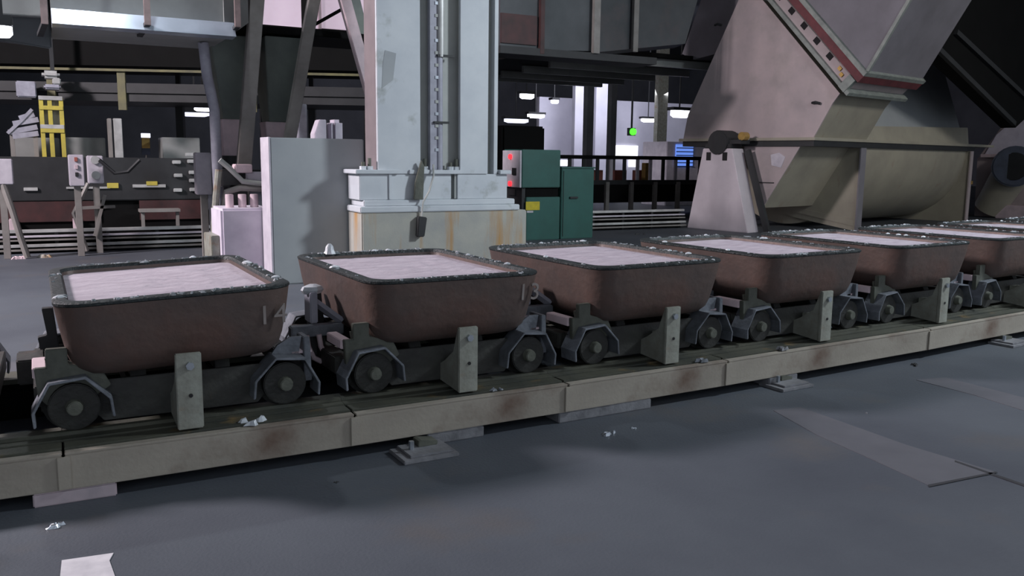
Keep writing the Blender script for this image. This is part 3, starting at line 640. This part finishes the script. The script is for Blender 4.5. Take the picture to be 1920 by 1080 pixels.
q = (0.073, 0.391, 3.164, 3.309); pb('upper_housing', 'silver', q[0], q[1], 19.8, 20.3, q[2], q[3], t, 0.05)
q = (0.251, 0.402, 3.046, 3.170); pb('arm', 'silver', q[0], q[1], 19.8, 20.2, q[2], q[3], t, 0.02)
q = (0.095, 0.395, 2.949, 3.042); pb('lower_housing', 'pipe', q[0], q[1], 19.8, 20.3, q[2], q[3], t, 0.03)
q = (0.232, 0.307, 3.326, 4.071); pb('hanger_rod', 'dark', q[0], q[1], 20.0, 20.1, q[2], 10.0, t)
simple('hanging_cabinet', 'small grey cabinet on the dark walkway left of the white equipment head', 'cabinet', 'pipe', (-0.393, -0.038, 2.796, 3.109), 20.2, 0.4, 0.02, None)
# overhead dark walkway girder with yellowish handrail
t = thing('overhead_walkway', 'dark overhead walkway girder with faded yellow rails crossing the left half', 'walkway', (2.8, 20.0, 0))
A, B = (-1.235, 21.170, 3.400), (6.913, 17.788, 3.400)
ang = math.atan2(B[1]-A[1], B[0]-A[0]); ln = math.hypot(B[0]-A[0], B[1]-A[1]); t.location = (A[0], A[1], 0); t.rotation_euler = (0, 0, ang)
box('girder', 'black', -1, ln+2, 0.1, 2.2, 3.50, 4.25, t, 0.0)
box('rail', 'yellowrail', 0, ln+1, -0.03, 0.03, 3.38, 3.43, t)
box('rail', 'yellowrail', 4.2, ln+1, -0.03, 0.03, 4.10, 4.14, t)
box('kick_board', 'dark', -1, ln+2, 0.05, 0.1, 2.95, 3.15, t)
for x in (1.55, 2.95, 5.6): box('rail_post', 'yellowrail', x-0.06, x+0.10, 0.03, 0.09, 2.6, 3.42, t)
box('deck', 'dark', -1, ln+2, 0.1, 2.2, 2.78, 2.95, t)
for x in (0.8, 3.6, 6.6): box('support_post', 'dark', x-0.08, x+0.08, 1.9, 2.1, 0, 2.78, t); box('web', 'dark', x-0.05, x+0.05, 1.9, 2.0, 2.95, 3.5, t); box('hanger', 'black', x-0.06, x+0.06, 1.0, 1.1, 4.25, 10.0, t)
# pale duct overhead at the upper left
t = thing('overhead_duct', 'pale grey overhead duct with bright lower band at the upper left', 'duct', (0.8, 13.0, 0))
x0_, x1_ = -1.2, 2.52
DY = 12.95; UPZ = 0.03
MB().prism([(DY+0.10-13.0, 3.50), (DY+0.02-13.0, 4.25), (14.3-13.0, 4.25), (14.3-13.0, 3.30), (DY-13.0, 3.30)][::-1], 'x', 0.2-0.8, 2.35-0.8).build('casing', 'ductgrey', t, 0.0)
MB().prism([(DY-0.28-13.0, 3.31), (DY-0.14-13.0, 3.515), (DY+0.10-13.0, 3.515), (DY+0.0-13.0, 3.30)], 'x', 0.2-0.8, 2.45-0.8).build('lower_band', 'band', t, 0.004)
MB().prism([(1.75, 0), (0, 0)], 'x', 0, 0) if False else None
MB().hull([(1.55, -0.02, 3.3), (1.55, 1.3, 3.3), (1.55, 1.3, 4.25), (1.55, -0.02, 4.25)], [(1.95, 0.3, 3.6), (1.95, 1.2, 3.6), (1.95, 1.2, 4.25), (1.95, 0.3, 4.25)]).build('end_cone', 'ductgrey', t, 0.0)
for P in ((0.120, 12.620, 3.307), (1.314, 12.620, 3.390), (2.464, 12.620, 3.454)):
    MB().box(P[0]-0.8-0.04, P[0]-0.8+0.04, -0.40, -0.36, P[2]-0.02, 10.0).build('hanger_strap', 'strap', t, 0.004)
    MB().bar((P[0]-0.8, -0.36, P[2]), (P[0]-0.86, 0.1, P[2]-0.1), 0.07, 0.05).build('strap_foot', 'dark', t)
t = thing('duct_joint', 'dark crumpled duct joint hanging at the upper left corner', 'duct', (-0.2, 13.3, 0))
MB().hull([(-1.2, 0, 3.25), (-1.2, 0.8, 3.25), (-1.2, 0.8, 4.25), (-1.2, 0, 4.25)], [(0.39, -0.05, 3.05), (0.39, 0.8, 3.15), (0.39, 0.8, 4.25), (0.39, -0.05, 4.25)]).build('casing', 'dduct', t, 0.02)
MB().hull([(-1.2, -0.2, 3.42), (-1.2, -0.02, 3.42), (-1.2, -0.02, 4.25), (-1.2, -0.2, 4.25)], [(0.37, -0.2, 3.44), (0.37, -0.02, 3.44), (0.37, -0.02, 4.25), (0.37, -0.2, 4.25)]).build('front_sheet', 'ductgrey', t, 0.01)
box('hanger', 'black', -0.4, -0.3, 0.3, 0.4, 4.25, 10.0, t)
# pinkish translucent sheets high behind the leaning bars
t = thing('roof_light_sheets', 'bright pinkish white wall sheets high behind the leaning bars', 'sheets', (5.0, 24.0, 0))
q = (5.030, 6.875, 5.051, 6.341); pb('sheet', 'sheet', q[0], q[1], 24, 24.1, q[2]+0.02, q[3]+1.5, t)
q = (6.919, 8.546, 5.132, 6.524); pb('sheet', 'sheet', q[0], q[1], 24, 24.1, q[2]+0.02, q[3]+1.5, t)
q = (5.008, 8.537, 5.000, 5.112); pb('sill', 'black', q[0]-1, q[1]+1, 23.95, 24.2, q[2]-0.05, q[3], t)
pb('post', 'neck', (6.810, 6.883, 5.066, 5.879)[0], (6.810, 6.883, 5.066, 5.879)[1], 23.9, 24.0, q[3], q[3]+3, t)
for xx in (q[0]+0.3, q[1]-0.3): pb('support_post', 'dark', xx-0.1, xx+0.1, 24.0, 24.2, 0, q[2], t)
q = (4.297, 4.510, 2.024, 2.343); o = MB().prism([(q[0]-q[1], 0.0), (0, 0.0), (0, q[3]), (-0.12, q[3]), (q[0]-q[1], q[3]-0.25)], 'y', 0, 0.3).build('white_cover', 'white', None, 0.01); o.location = (q[1], 15.5, 0); tag(o, 'white slanted cover standing behind the grey cabinet', 'cover')
simple('white_drum', 'white upright drum standing behind the grey cabinet', 'drum', 'white', (4.618, 4.825, 2.031, 2.353), 15.5, 0.4, 0.06)
simple('pale_post', 'pale lilac post rising behind the grey cabinet', 'post', 'pipe', (3.937, 4.086, 2.011, 2.584), 15.2, 0.2)

# ------------------------------------------------------------------ green cabinets
Yg = 15.8
t = thing('green_cabinet', 'dark green electrical cabinet with yellow label right of the column', 'cabinet', (9.15, Yg+0.4, 0))
pb('lower_body', 'green', 8.80, 9.62, Yg, Yg+0.8, 0, 0.90, t, 0.012)
pb('gap_frame', 'black', 8.82, 9.60, Yg+0.06, Yg+0.75, 0.90, 1.10, t, 0)
pb('upper_body', 'green', 8.68, 9.60, Yg-0.02, Yg+0.8, 1.10, 1.88, t, 0.012)
pb('side_panel', 'ctrl', 8.64, 8.68, Yg+0.0, Yg+0.78, 1.10, 1.86, t, 0.004)
pb('side_frame', 'dark', 8.72, 8.80, Yg+0.05, Yg+0.8, 0.0, 1.10, t, 0)
q = (8.785, 9.118, 0.631, 0.809); pb('warning_label', 'label', q[0], q[1], Yg-0.012, Yg, q[2], q[3], t)
q = (8.813, 8.966, 0.577, 0.621); pb('name_tag', 'paper', q[0], q[1], Yg-0.01, Yg, q[2], q[3], t)
for zz in (1.73, 1.17):
    MB().cyl((8.64-9.15, -0.4+0.40, zz), (8.60-9.15, -0.4+0.40, zz), 0.055, n=12).build('red_lamp', 'ledr', t)
pb('side_switch', 'dark', 8.61, 8.64, Yg+0.15, Yg+0.3, 1.35, 1.5, t, 0.004)
pb('side_switch', 'dark', 8.69, 8.72, Yg+0.3, Yg+0.6, 0.92, 1.05, t, 0.004)
t = thing('green_cabinet', 'wider plain green cabinet at the right of the labelled one', 'cabinet', (10.05, 16.2, 0))
pb('body', 'green', 9.66, 10.48, Yg+0.02, Yg+0.8, 0.0, 1.50, t, 0.012)
pb('top_cap', 'green', 9.64, 10.50, Yg, Yg+0.82, 1.50, 1.53, t, 0.004)
pb('door_handle', 'dark', 9.86, 10.06, Yg-0.02, Yg+0.02, 0.86, 0.90, t, 0.004)
pb('door_seam', 'dark', 9.70, 9.715, Yg+0.012, Yg+0.02, 0.05, 1.45, t)
scrap('floor_clutter', 'dark clutter at the foot of the green cabinets', (10.105, 16.076, 0.000), 0.16, 'dark', 21)
scrap('floor_clutter', 'dark lump on the floor in front of the right bar rack', (11.966, 16.085, 0.000), 0.13, 'dark', 22)

# ------------------------------------------------------------------ right background
simple('dark_drum', 'large dark drum behind the green cabinets', 'drum', 'black', (10.413, 11.680, 1.656, 2.531), 20, 1.6, 0.05)
t = thing('conveyor_platform', 'dark conveyor platform with rail right of the green cabinets', 'conveyor', (13.5, 21, 0))
q = (12.604, 17.783, 0.348, 1.051)
pb('deck', 'black', q[0]-0.5, q[1]+1.5, 21, 23.0, q[2]+0.1, q[3], t, 0.02)
pb('edge', 'dark', q[0]-0.5, q[1]+1.5, 20.95, 21.0, q[3]-0.08, q[3]+0.05, t)
n = 7
for i in range(n):
    x = q[0]+(q[1]-q[0])*i/(n-1)
    pb('leg', 'bar', x-0.06, x+0.06, 20.9, 21.0, 0, q[3], t)
r = (12.582, 17.723, 1.701, 1.778)
pb('top_rail', 'black', q[0]-0.5, q[1]+1.5, 20.96, 21.02, r[2], r[3]+0.03, t)
for i in range(12):
    x = q[0]+(q[1]-q[0])*i/11
    pb('rail_post', 'ctrl' if i in (4, 6, 7, 9) else 'dark', x-0.05, x+0.05, 20.97, 21.03, q[3]+0.05, r[2], t)
for i, x in enumerate((12.3, 12.85, 13.4, 14.0, 14.8, 15.6)):
    o = box('pallet_guard', 'orange' if i % 2 or i > 3 else 'redpaint', -0.22, 0.22, 0, 0.3, 0, 0.32); o.location = (q[0]+(x-12.0)*1.1, 22.2, q[3]); tag(o, ['dull red', 'faded orange'][int(i % 2 or i > 3)]+' guard box on the dark conveyor platform, %s from its left' % ['first', 'second', 'third', 'fourth', 'fifth', 'sixth'][i], 'guard', 'guard boxes on the conveyor platform')
o = box('yellow_box', 'brass', -0.12, 0.12, 0, 0.2, 0, 0.55); P = (16.446, 16.650, 1.040, 1.449); o.location = (P[0], 21.8, q[3]); tag(o, 'mustard box standing on the dark conveyor platform', 'box')
# pale partition wall with bright window far back
Yw = 44.0
q = (25.276, 36.668, 0.696, 3.828)
pw = tag(box('wall_partition', 'wallm', q[0], q[1]+8, Yw, Yw+0.3, 0, 5.2), kind='structure')
wn = thing('window_1', None, None); wn['kind'] = 'structure'; wn.location = (0, 0, 0)
for (qa, mm) in (((30.581, 32.247, 1.733, 2.536), 'winw'), ((29.805, 30.386, 1.720, 2.514), 'winw'), ((26.745, 27.259, 1.287, 1.628), 'winw'), ((31.633, 32.275, 1.252, 1.674), 'winw'), ((29.102, 29.870, 1.080, 1.556), 'tube')):
    box('pane', mm, qa[0], qa[1], 43.9, 43.98, qa[2], qa[3], wn)
for i, xx in enumerate(((19.468, 19.778, 1.662, 3.263), (20.642, 20.907, 1.673, 3.298))):
    o = simple('hall_post', ['dark hall post left of the bright window', 'dark slim hall post crossing the bright window'][i], 'post', 'dark', (xx[0], xx[1], 0, 10.0), 30, 0.3, 0.0)
for i, xx in enumerate(((26.436, 27.374, 3.608, 4.375), (27.836, 28.909, 3.418, 4.399), (27.607, 28.218, 1.749, 4.239))):
    o = simple('hall_post', ['pale wall strip between the dark posts', 'pale wide wall strip left of the green lamp', 'pale olive post right of the green lamp'][i], 'post', ['wallm', 'wallm', 'stanchion'][i], (xx[0], xx[1], 0, 10.0), [42, 42, 36][i], 0.3, 0.0)
t = thing('blue_window_booth', 'booth with blue slatted window at the right background', 'booth', ((21.167, 26.000, 1.903)[0], 26, 0))
qb = (20.722, 21.737, 1.109, 2.377); pb('booth', 'ctrl', qb[0]-0.3, qb[1]+0.6, 26, 27.5, 0, qb[3], t, 0.02)
q = (20.815, 21.627, 1.467, 2.279); pb('pane', 'winb', q[0], q[1], 25.95, 26.0, q[2], q[3], t)
for k in range(6): pb('slat', 'motor', q[0], q[1], 25.92, 25.95, q[2]+(q[3]-q[2])*k/6-0.015, q[2]+(q[3]-q[2])*k/6+0.02, t)
t = thing('green_signal', 'green signal lamp hanging in the right background', 'lamp', (21.757, 30.000, 2.847))
bm = MB(); bm.cyl((0, -0.05, 0), (0, 0.05, 0), 0.14, n=16).build('lens', 'ledg', t); box('housing', 'dark', -0.16, 0.16, 0.05, 0.2, -0.16, 0.16, t); box('stem', 'dark', -0.03, 0.03, 0.08, 0.14, 0.16, 10.0-t.location.z, t)
# hanging lamps of the hall
def pend(lab, P, hw, hh, m_='lamp', cat='lamp'):
    t = thing('bay_lamp', lab, cat, P)
    box('shade', 'dark', -hw*1.05, hw*1.05, -0.15, 0.25, hh, hh+0.12, t, 0.01)
    MB().loft([rrect(hw*f, 0.14*f, 0.12*f, z) for f, z in ((0.7, -hh), (1.0, -hh*0.4), (1.0, hh))]).build('lens', m_, t, 0, True)
    box('rod', 'dark', -0.02, 0.02, 0.02, 0.06, hh+0.12, 9.98-P[2], t)
pend('bright oval lamp nearest the column top of the right background', (20.006, 36.000, 4.541), 0.36, 0.11)
pend('small lamp pair right of the column, below the oval lamp', (23.925, 42.000, 3.982), 0.52, 0.10)
pend('bright long lamp at the left edge of the hopper', (20.965, 26.000, 3.389), 0.40, 0.13)
pend('small twin lamp right of the green signal', (31.548, 42.000, 3.982), 0.50, 0.10)
pend('dim oval lamp under the dark joists', (23.902, 40.000, 4.653), 0.22, 0.10, 'tube')
pend('long dim tube lamp beside the right column edge', (19.458, 36.000, 3.403), 0.62, 0.09, 'tube')
pend('bright round lamp at the left picture edge', (-0.341, 12.300, 3.119), 0.11, 0.06)
pend('small bright lamp left of the bent pipe', (3.737, 24.000, 2.860), 0.22, 0.05)
pend('wide dim lamp left of the bent pipe, below the small lamp', (3.682, 25.000, 2.760), 0.36, 0.05, 'tube')
# big dark ducts and joists overhead right of the column
t = thing('overhead_plenum', 'big dark ribbed plenum duct overhead right of the column', 'duct', (9.3, 16.20, 0))
MB().hull([(8.365, 16.200, 3.900), (10.705, 16.200, 4.012), (10.645, 16.200, 5.951), (8.345, 16.200, 5.690)], [tuple(a+b for a, b in zip((8.365, 16.200, 3.900), (0.3, 0.8, 0.0))), tuple(a+b for a, b in zip((10.705, 16.200, 4.012), (0.3, 0.8, 0))), tuple(a+b for a, b in zip((10.645, 16.200, 5.951), (0.3, 0.8, 0))), tuple(a+b for a, b in zip((8.345, 16.200, 5.690), (0.3, 0.8, 0)))]).build('plenum', 'dduct', t, 0.0, loc=(0, 0, 0)).location = (-9.3, -16.20, 0)
MB().hull([(11.235, 17.000, 4.103), (13.785, 17.000, 4.470), (14.410, 17.000, 6.528), (11.171, 17.000, 6.161)], [tuple(a+b for a, b in zip((11.235, 17.000, 4.103), (0.3, 0.8, 0.0))), tuple(a+b for a, b in zip((13.785, 17.000, 4.470), (0.3, 0.8, 0))), tuple(a+b for a, b in zip((14.410, 17.000, 6.528), (0.3, 0.8, 0))), tuple(a+b for a, b in zip((11.171, 17.000, 6.161), (0.3, 0.8, 0)))]).build('side_plenum', 'dduct', t, 0.0).location = (-9.3, -16.20, 0)
for P, w_, mm in (((9.296, 16.150, 4.302), 0.10, 'redpaint'), ((10.613, 16.100, 4.396), 0.16, 'bar'), ((12.212, 16.900, 4.612), 0.14, 'bar')):
    MB().box(P[0]-w_/2-9.3, P[0]+w_/2-9.3, P[1]-0.06-16.20, P[1]+0.04-16.20, P[2]-0.45, 9.0).build('rib', mm, t, 0.006)
q = (8.357, 9.203, 4.024, 4.615); pb('patch_plate', 'redpaint', q[0], q[1], 16.16, 16.20, q[2], q[3], t)
q = (8.314, 10.668, 3.812, 3.963); pb('bottom_flange', 'dark', q[0], q[1]+1.6, 16.10, 16.90, q[2], q[3], t)
t = thing('joist_deck', 'underside of a dark overhead deck with pale joists right of the column', 'deck', (13.0, 20.0, 0))
pb('deck_plate', 'black', 11.0, 17.0, 18.5, 27.0, 4.32, 4.42, t)
for i, (P, xr) in enumerate((((11.761, 18.819, 4.200), 16.9), ((12.149, 20.646, 4.200), 16.9), ((12.243, 22.303, 4.200), 16.9), ((12.405, 23.939, 4.200), 16.9), ((12.771, 25.195, 4.200), 16.9))):
    pb('joist', 'ductgrey', P[0], xr, P[1]-0.06, P[1]+0.06, 4.12, 4.32, t)
for x, y in ((11.2, 26.8), (16.8, 26.8), (16.8, 18.8), (11.2, 18.8)): pb('hanger', 'black', x-0.05, x+0.05, y-0.05, y+0.05, 4.42, 10.0, t)

# ------------------------------------------------------------------ hopper (its own axes: u along the trough, v away, 12 degrees off the track)
HB = (14.69, 15.52, 0); HR = math.radians(12)
t = thing('hopper_support', 'pale tapered steel support stand at the left end of the hopper', 'stand', HB, HR)
MB().hull([(0, 0, 0), (0.45, 0.0, 0), (0.45, 1.81, 0), (0, 1.81, 0)], [(0, 0.56, 1.99), (0.45, 0.56, 1.99), (0.45, 1.42, 1.99), (0, 1.42, 1.99)]).build('tapered_body', 'legpaint', t, 0.012)
for v in (1.24, 0.76): MB().box(-0.006, 0.02, v-0.07, v+0.07, 1.70, 1.90).build('slot', 'hole', t, 0.004)
MB().bar((0.40, 0.40, 1.95), (0.40, -0.28, 0.0), 0.10, 0.14).build('rear_brace', 'dark', t)
MB().cyl((-0.02, 0.98, 2.13), (0.52, 0.98, 2.13), 0.30, n=20).build('bearing', 'dark', t, 0.02, True)
MB().box(0.0, 0.45, 0.6, 1.36, 1.99, 2.1).build('bearing_foot', 'dark', t, 0.01)
MB().cyl((0.05, 0.35, 2.28), (0.25, 0.35, 2.28), 0.10, n=12).build('grease_fitting', 'brass', t, 0, True)
MB().box(0.05, 0.4, 0.35, 0.7, 2.1, 2.2).build('fitting_arm', 'dark', t)

H = thing('hopper', 'huge pale hopper with olive trough, sloping chute and bolted flange at right', 'hopper', HB, HR)
UL, UR = 0.6, 8.85
hoodp = [(-1.21, 2.24), (2.53, 2.24), (2.41, 2.86), (1.01, 5.55), (0.33, 5.46), (-1.79, 3.2), (-1.62, 2.98)]
MB().hull([(UL, a, b) for a, b in hoodp], [(UL+0.04, a, b) for a, b in hoodp]).build('end_plate', 'hopper', H)
inn = [(a+(0.02 if a < 0 else -0.02), b) for a, b in hoodp]
MB().hull([(UL+0.04, a, b) for a, b in hoodp], [(3.0, a, b) for a, b in hoodp]).build('hood', 'hoppero', H)
MB().hull([(3.0, -1.10, 2.25), (3.0, 2.5, 2.25), (3.0, 2.3, 6.2), (3.0, 0.3, 6.2)], [(UR, -1.10, 2.25), (UR, 2.5, 2.25), (UR, 2.3, 6.2), (UR, 0.3, 6.2)]).build('upper_casing', 'panel', H)
MB().hull([(3.0, -1.22, 2.25), (3.0, -1.0, 2.25), (3.0, -0.95, 2.58), (3.0, -1.16, 2.58)], [(UR, -1.22, 2.25), (UR, -1.0, 2.25), (UR, -0.95, 2.72), (UR, -1.16, 2.72)]).build('casing_skirt', 'hoppero', H)
# flange between hood and trough
fl_ = MB(); fl_.box(UL-0.10, UR+1.6, -1.30, 2.6, 2.18, 2.25); fl_.build('trough_flange', 'hoppero', H, 0.006)
MB().box(UL-0.05, UR+0.4, -1.26, 2.5, 2.05, 2.18).build('flange_lip', 'dark', H, 0.0)
# V shaped transition trough
vp = [(-0.90, 2.06), (0.03, 0.58), (0.18, 0.58), (0.66, 2.06)]
MB().hull([(UL, a, b) for a, b in vp], [(UL+0.03, a, b) for a, b in vp]).build('trough_end_plate', 'hopper', H)
MB().hull([(UL+0.03, a, b) for a, b in vp], [(2.80, a, b) for a, b in vp]).build('trough_transition', 'hoppero', H)
m = MB(); m.box(UL-0.02, UL, -0.25, 0.30, 1.18, 1.20); m.build('seam_strip', 'dark', H)
sm = MB().prism([(-0.42, 1.55), (-0.52, 1.80), (-0.35, 1.9), (-0.12, 1.85), (-0.16, 1.6)], 'x', UL-0.012, UL).build('scraped_patch', 'ctrl', H)
# stiffener plate at the left end of the round trough, with its bright front edge
sp_ = [(-1.21, 0.0), (-1.21, 2.05), (0.9, 2.05), (0.9, 0.35), (0.55, 0.25)]
MB().hull([(2.80, a, b) for a, b in sp_], [(2.86, a, b) for a, b in sp_]).build('end_diaphragm', 'hoppero', H)
MB().box(2.72, 2.98, -1.25, -1.21, 0.0, 2.05).build('diaphragm_flange', 'chute', H, 0.004)
MB().hull([(2.78, -1.18, 0.12), (2.80, -1.18, 0.12), (2.80, 0.75, 0.42), (2.78, 0.75, 0.42)], [(2.78, -1.18, 0.28), (2.80, -1.18, 0.28), (2.80, 0.75, 0.55), (2.78, 0.75, 0.55)]).build('bottom_strip', 'hoppero', H)
# round trough: half cylinder below the flange
cr = []
N_ = 28; cv, cz, R_ = 0.85, 2.05, 2.03
for i in range(N_+1):
    a = PI + PI*i/N_; cr.append((cv+R_*math.cos(a), cz+R_*math.sin(a)*0.98))
MB().loft([[(2.86, a, b) for a, b in cr], [(UR, a, b) for a, b in cr]]).build('round_trough', 'hoppero', H, 0, True)
MB().box(4.95, 5.0, cv-R_-0.006, cv-R_+0.02, 1.4, 2.05).build('plate_seam', 'dark', H) if False else None
ep = [(-1.30, 0.0), (-1.30, 2.05), (3.0, 2.05), (3.0, 0.0)]
MB().hull([(UR, a, b) for a, b in ep], [(UR+0.06, a, b) for a, b in ep]).build('far_diaphragm', 'hoppero', H)
MB().box(UR-0.05, UR+0.12, -1.34, -1.30, 0.0, 2.05).build('diaphragm_flange', 'hopper', H, 0.004)
# slanting flanges between hood and chute; chute rises toward the camera
d1 = Vector((0.0, 2.12, 2.26)).normalized(); nrm = Vector((0.0, -d1.z, d1.y))      # along the flange, and out of it
fa = Vector((0, -1.98, 3.17))
fd = MB(); UF = 3.2
def fbox(u0, u1, s0, s1, n0, n1, name, mm, par=H, bev=0.004):
    P = lambda u, s, n_: Vector((u, 0, 0)) + fa + d1*s + nrm*n_
    return MB().hull([P(u0, s0, n0), P(u1, s0, n0), P(u1, s1, n0), P(u0, s1, n0)], [P(u0, s0, n1), P(u1, s0, n1), P(u1, s1, n1), P(u0, s1, n1)]).build(name, mm, par, bev)
hf = fbox(UL-0.12, UF, -0.05, 3.9, 0.0, 0.09, 'hood_flange', 'flangeg')
fbox(UL-0.02, UF-0.1, 0.10, 3.7, 0.09, 0.36, 'flange_neck', 'hopper')
fbox(UL-0.02, UF-0.05, 0.05, 3.9, 0.30, 0.36, 'neck_flange', 'flangeg')
fbox(UL-0.12, UF, -0.02, 3.9, 0.36, 0.54, 'gasket', 'gasket')
fbox(UL-0.14, UF+0.03, -0.02, 4.0, 0.54, 0.64, 'chute_flange', 'flangeg')
for i in range(5):
    s_ = 0.95+0.5*i
    fbox(UL-0.03, UL+0.0, s_-0.08, s_+0.08, 0.17, 0.30, 'bolt_hole', 'hole')
for i in range(2): fbox(UL-0.06, UL-0.02, 0.38+0.13*i, 0.47+0.13*i, 0.14+0.06*i, 0.22+0.06*i, 'brass_bolt', 'brass')
fbox(UL-0.14, UL-0.02, 0.05, 0.25, 0.0, 0.35, 'hinge_lug', 'flangeg')
# chute box: end plate and front plate
cf = Vector((-2.35+0.10, 4.02, 0)); 
cA = [(-2.33, 4.02), (-2.91-0.35, 5.68), (1.2, 8.6), (0.9, 6.2)]
cb = fa + nrm*0.62
pA = cb + d1*0.06; pB = cb + d1*3.9
rise = Vector((0, -0.50, 0.866))
pC, pD = pB + rise*4.2, pA + rise*4.2
MB().hull([(UL-0.02, p.y, p.z) for p in (pA, pB, pC, pD)], [(UF-0.02, p.y, p.z) for p in (pA, pB, pC, pD)]).build('chute', 'chute', H, 0.008)
MB().bar((UL-0.03, pA.y-0.03, pA.z), (UL-0.03, pD.y-0.03, pD.z), 0.07, 0.07).build('chute_corner_angle', 'flangeg', H)
# rear sloping duct behind the end plate
rd = [(2.561, 5.947), (1.342, 5.789), (2.022, 4.425), (2.785, 4.323), (3.167, 4.505)]
MB().hull([(1.2, a, b) for a, b in rd], [(2.0, a, b) for a, b in rd]).build('rear_duct', 'chute', H)
for a, b, zz in ((1.55, 5.0, 0), (-1.25, 3.0, 0)):
    m = MB(); m.tube([(UL-0.04, a-0.1, b), (UL-0.08, a, b+0.03), (UL-0.04, a+0.1, b+0.02)], 0.03); m.build('lifting_eye', 'dark', H, 0, True)
# legs that reach the floor behind
for u in (3.4, 8.2): MB().box(u-0.1, u+0.1, 2.62, 2.82, 0, 2.18).build('rear_leg', 'dark', H)
# dark conveyor housing leaning over the right end
t = thing('sloping_conveyor', 'dark sloping conveyor housing at the upper right corner', 'conveyor', HB, HR)
P_ = [(2.723, 4.472), (8.429, 2.673), (11.484, 3.998), (10.556, 7.164), (4.181, 6.253)]
MB().hull([(a, -2.6, b) for a, b in P_], [(a, -2.2, b) for a, b in P_]).build('housing', 'black', t, 0.02)
a, b = (2.810, 4.478), (8.164, 2.778)
MB().bar((a[0], -2.64, a[1]), (b[0], -2.64, b[1]), 0.1, 0.12).build('edge_angle', 'dark', t)
a, b = (4.139, 4.786), (9.550, 3.295)
MB().bar((a[0], -2.64, a[1]), (b[0], -2.64, b[1]), 0.1, 0.12).build('edge_angle', 'dark', t)
for u in (P_[3][0]-0.3, P_[4][0]+0.6): MB().box(u-0.06, u+0.06, -2.45, -2.3, P_[4][1]-0.3, 9.98).build('hanger_rod', 'dark', t)
# second hopper at the right edge
t = thing('second_hopper', 'pinkish end of a second hopper at the right picture edge', 'hopper', HB, HR)
U2 = 12.5
q = [(-1.347, 3.608), (-0.709, 2.916), (-0.023, 1.850), (-0.099, -0.185), (-2.219, -0.135), (-1.875, 3.586)]
MB().hull([(U2, a, b) for a, b in q], [(U2+1.5, a, b) for a, b in q]).build('end_plate', 'hopper', t, 0.01)
q = [(-1.403, 3.373), (-0.581, 2.630), (-0.281, 1.988), (-2.055, 1.996), (-1.930, 3.355)]
MB().hull([(U2-0.1, a, b) for a, b in q], [(U2, a, b) for a, b in q]).build('upper_plate', 'white', t, 0.01)
q0, q1 = (-0.206, 1.953), (-2.081, 1.898)
MB().box(U2-0.2, U2, min(q0[0], q1[0]), max(q0[0], q1[0]), q0[1]-0.05, q0[1]+0.05).build('flange', 'neck', t)
a, b = (-1.487, 1.627), (-0.700, 0.270)
MB().cyl((U2-0.75, *a), (U2-0.45, *b), 0.55, 0.45, n=18).build('discharge_pipe', 'hoppero', t, 0, True)
MB().cyl((U2-1.3, *(-1.644, 1.628)), (U2-0.5, *(-1.353, 1.626)), 0.62, n=24).build('motor', 'motor', t, 0.05, True)
a = (-1.644, 1.628); MB().cyl((U2-1.36, *a), (U2-1.3, *a), 0.42, n=20).build('motor_cap', 'dark', t, 0.02, True)
a = (-1.494, 0.169); MB().box(U2-0.7, U2, a[0]-0.9, a[0]+0.5, 0, a[1]+0.25).build('base_block', 'neck', t, 0.02)
MB().box(UR+0.1, UR+0.2, -1.35, -1.25, 1.1, 1.2).build('yellow_fitting', 'brass', t)
